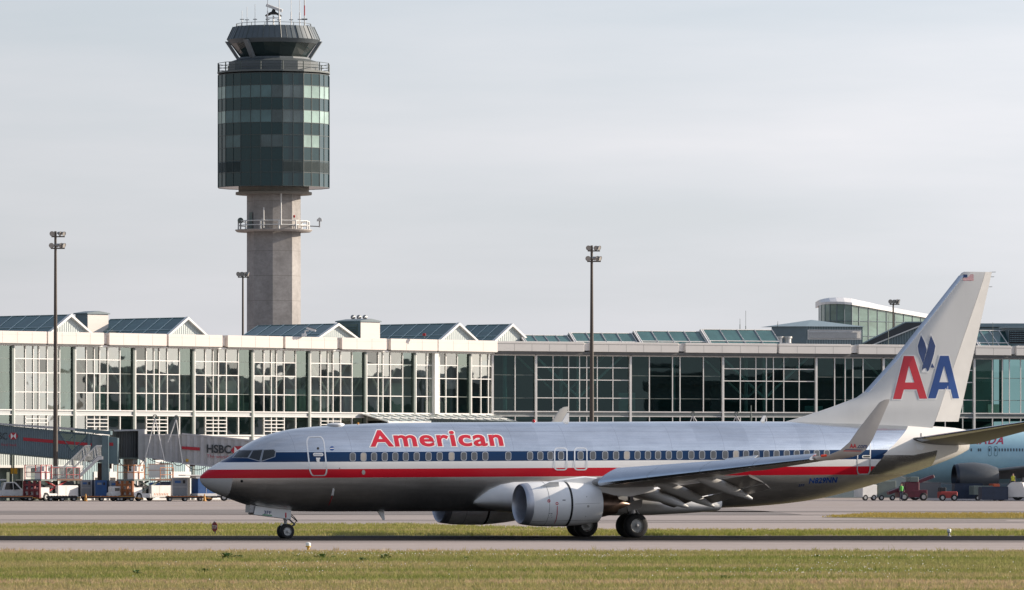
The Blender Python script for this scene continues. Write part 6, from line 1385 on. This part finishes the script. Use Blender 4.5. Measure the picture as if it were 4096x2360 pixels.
# ------------------------------------------------------------------ parked airliner on the right
pj = thing('parked_airliner', 'pale turquoise airliner with red lettering parked behind the tail of the jet', 'airliner', W(3560, 1882, 668), R(10)); pj.location.z = 0
tq = mat('turquoise_paint', (0.33, 0.54, 0.62), 0.35, var=0.06, coat=0.3)
cz = CAMH+(1882-1832)/px(668); rr_ = 2.68; mb = MB(); q = []
for a, k, dz in ((0, .02, -.7), (.25, .25, -.62), (.8, .47, -.5), (1.7, .68, -.33), (3, .85, -.15), (4.6, .96, -.03), (6.2, 1, 0), (22, 1, 0)): q.append([(a, -rr_*k*math.sin(2*math.pi*i/48), cz+dz+rr_*k*math.cos(2*math.pi*i/48)) for i in range(48)])
mb.loft(q, tq); pf = mb.build('fuselage', pj)
pm = wm(pj); pb = bvh_of([(pf, pm)]); mred = mat('lettering_red', (0.30, 0.02, 0.06), 0.4)
k = Mark(pb, pj, 10); k.text('CANADA', (3818, 1747, 4012, 1777), mred, .02, bold=.02, shear=.35, sp=1.15); k.build('title_lettering', pj)
for x in [3885, 3914, 3922]+[3997+11.6*i for i in range(10)]+[3958, 3982]:
    k = Mark(pb, pj, 12); k.poly(rrect(x-3, 1794, x+3, 1806, 2.5), mat('far_cabin_pane', (0.07, 0.10, 0.12), 0.3), .02); k.build('window', pj)
for x in (3959, 3983):
    k = Mark(pb, pj, 12); k.ring(rrect(x-7, 1785, x+7, 1825, 6), rrect(x-5.4, 1787, x+5.4, 1823, 5), mat('far_door_line', (0.05, 0.13, 0.17), 0.5), .02); k.build('emergency_exit', pj)
mb = MB(); M = Matrix.Identity(4); q = [foil(6.5+.55*b, b, cz-1.9+.10*b, 8.2-.42*b, .12, R(2)) for b in (1.5, 6, 12)]; mb.loft([side_map(s_, 1) for s_ in q], mat('far_wing_grey', (0.16, 0.16, 0.155), 0.5)); mb.build('wing', pj)
mb = MB(); c = (0, -7.0, 2.35); mb.lathe([(5.6,.9),(5.2,1.0),(4.95,1.15),(5.0,1.28),(5.6,1.42),(7,1.5),(8.4,1.35),(9.4,1.0)], mat('far_nacelle_grey', (0.07, 0.078, 0.085), 0.4), 36, c, 'x'); en = mb.build('engine', pj)
mb = MB(); mb.lathe([(5.6,.9),(5.2,1.0),(4.95,1.15),(5.0,1.28),(5.25,1.36)], mat('far_lip', (0.05, 0.06, 0.08), 0.3, 0.6), 36, c, 'x'); mb.build('inlet_lip', en); mb = MB(); mb.lathe([(5.75,.01),(5.7,.9)], dark, 24, c, 'x'); mb.build('fan', en)
mb = MB(); mb.lathe([(5.35,.01),(5.5,.16),(5.75,.3)], white_p, 16, c, 'x'); mb.build('spinner', en)
mb = MB(); mb.tube((13, -3.4, .6), (13, -3.4, cz-2), .22, steel, 10); mb.build('landing_gear', pj); wheels(pj, [(12.4,-3.8),(13.6,-3.8)], .58, .42)
mb = MB(); mb.tube((2.6, 0, .5), (2.6, 0, cz-2.3), .12, steel, 10); mb.build('landing_gear', pj); wheels(pj, [(2.6,-.3),(2.6,.3)], .45, .3)
# people and vehicles round it
def person(pos, rz, label, vest, pose=0):
    bpy_m = bpy.data.meshes.new('person'); J = {'pel':(0,0,.95),'sp':(0,0,1.15),'ch':(0,0,1.38),'nk':(0,0,1.52),'hd':(0,-.02,1.64),'tp':(0,-.01,1.76)}
    V = [(0,0,.95),(0,0,1.17),(0,0,1.38),(0,0,1.50),(0,-.02,1.62),(0,-.01,1.75),(-.19,0,1.42),(-.26,-.05,1.14),(-.24,-.22,.93),(.19,0,1.42),(.26,-.02,1.14),(.25,-.16,.90),(-.10,0,.90),(-.12,-.05,.50),(-.13,.02,.08),(-.14,-.14,.04),(.10,0,.90),(.12,.04,.50),(.13,.08,.08),(.14,-.08,.04)]
    E = [(0,1),(1,2),(2,3),(3,4),(4,5),(2,6),(6,7),(7,8),(2,9),(9,10),(10,11),(0,12),(12,13),(13,14),(14,15),(0,16),(16,17),(17,18),(18,19)]
    RD = [.15,.14,.17,.065,.105,.085,.075,.055,.04,.075,.055,.04,.105,.075,.055,.05,.105,.075,.055,.05]
    bpy_m.from_pydata(V, E, []); o = bpy.data.objects.new('body', bpy_m); COL.objects.link(o); sk = o.modifiers.new('s', 'SKIN'); su = o.modifiers.new('u', 'SUBSURF'); su.levels = 1; su.render_levels = 1
    for d, r_ in zip(bpy_m.skin_vertices[0].data, RD): d.radius = (r_, r_)
    bpy_m.skin_vertices[0].data[0].use_root = True
    dg = bpy.context.evaluated_depsgraph_get(); me = bpy.data.meshes.new_from_object(o.evaluated_get(dg)); bpy.data.objects.remove(o)
    sk_m = mat('skin_tone', (0.36, 0.21, 0.15), 0.6); tr = mat('work_trousers', (0.02, 0.03, 0.06), 0.8); sh = mat('work_jacket', (0.05, 0.06, 0.08), 0.8); hr = mat('hair_dark', (0.02, 0.015, 0.012), 0.8)
    for m_ in (sk_m, tr, sh, hr): me.materials.append(m_)
    for p_ in me.polygons:
        z = p_.center.z; x = abs(p_.center.x); p_.material_index = (3 if (z > 1.70 or (z > 1.58 and p_.center.y > .03)) else 0) if z > 1.50 else (2 if z > .97 and not (x > .2 and z < 1.0) else (0 if (x > .19 and z > .84) else 1)); p_.use_smooth = True
    t = thing('person', label, 'person', pos, rz); b = bpy.data.objects.new('body', me); COL.objects.link(b); b.parent = t
    mb = MB(); mb.loft([[(.20*k_*math.sin(2*math.pi*i/16), .165*k_*math.cos(2*math.pi*i/16), z) for i in range(16)] for z, k_ in ((.98, .98), (1.1, .95), (1.3, 1.08), (1.44, 1.0), (1.5, .5))], vest); mb.build('vest', t); return t
person(at(3605, 652), R(20), 'person in a bright green vest in front of the dark red equipment', mat('vest_green', (0.10, 0.45, 0.06), 0.6))
person(on(4052, 655, 1.0), R(-20), 'person in a yellow vest standing at the back of the pale truck at far right', mat('vest_yellow', (0.55, 0.55, 0.05), 0.6))
mar = mat('dark_red_paint', (0.10, 0.012, 0.025), 0.5, var=0.3)
def belt(pos, rz, label):
    t = thing('belt_loader', label, 'belt loader', pos, rz); mb = MB(); mb.bbox((-1.6,-.8,.35), (1.3,.8,1.1), mar, .05); mb.bbox((-1.0,-.75,1.1), (.5,.75,1.9), mar, .08); mb.build('body', t)
    mb = MB(); M = Matrix.Translation((0,.2,1.5)) @ Matrix.Rotation(R(-20), 4, 'Y'); mb.bbox((-2.6,-.45,0), (2.4,.45,.3), mar, .04, M); mb.build('conveyor', t); mb = MB(); mb.bbox((-.5,-.78,1.9), (.4,.7,2.4), gcol, .05); mb.build('cab', t); wheels(t, [(-1.1,-.75),(.9,-.75)], .40); return t
belt(at(3650, 654), R(14), 'dark red belt loader under the tail of the jet, behind the green vest')
t = thing('tug', 'small red tug with dark wheels below the engine of the parked airliner', 'tug', at(3786, 650), R(10)); mb = MB(); mb.bbox((-.8,-.6,.3), (1.0,.6,.95), mat('tug_red', (0.30, 0.03, 0.025), 0.5), .08); mb.bbox((-.75,-.5,.95), (-.15,.5,1.35), blk, .05); mb.build('body', t); wheels(t, [(-.55,-.55),(.65,-.55)], .33)
uld(on(3972, 650, .15), 2.6, 1.6, 1.25, navy, 'long dark container on the ground under the wing of the parked airliner')
pickup(at(4075, 651), R(170), 'pale truck cut off by the right edge of the photo', rack=False)
t = thing('service_truck', 'white service cart half hidden under the tail of the jet', 'truck', at(3462, 660), R(30)); mb = MB(); mb.bbox((-.9,-.8,.35), (.9,.8,1.6), gse_w, .06); mb.build('body', t); wheels(t, [(-.5,-.7),(.5,-.7)], .3)
t = thing('catering_cart', 'dark grey cart left of the dark red belt loader', 'cart', at(3536, 661), R(20)); mb = MB(); mb.bbox((-1.0,-.8,.3), (1.0,.8,2.0), gcol, .06); mb.build('body', t); wheels(t, [(-.6,-.7),(.6,-.7)], .28)
t = thing('baggage_cart', 'orange fronted cart beneath the wing of the parked airliner', 'cart', at(3945, 658), R(15)); mb = MB(); mb.bbox((-1.6,-.7,.6), (.5,.7,1.5), gcol, .05); mb.bbox((.5,-.7,.5), (1.2,.7,1.7), mat('cart_orange', (0.5, 0.09, 0.03), 0.5), .06); mb.build('body', t); wheels(t, [(-1.1,-.6),(.7,-.6)], .28)
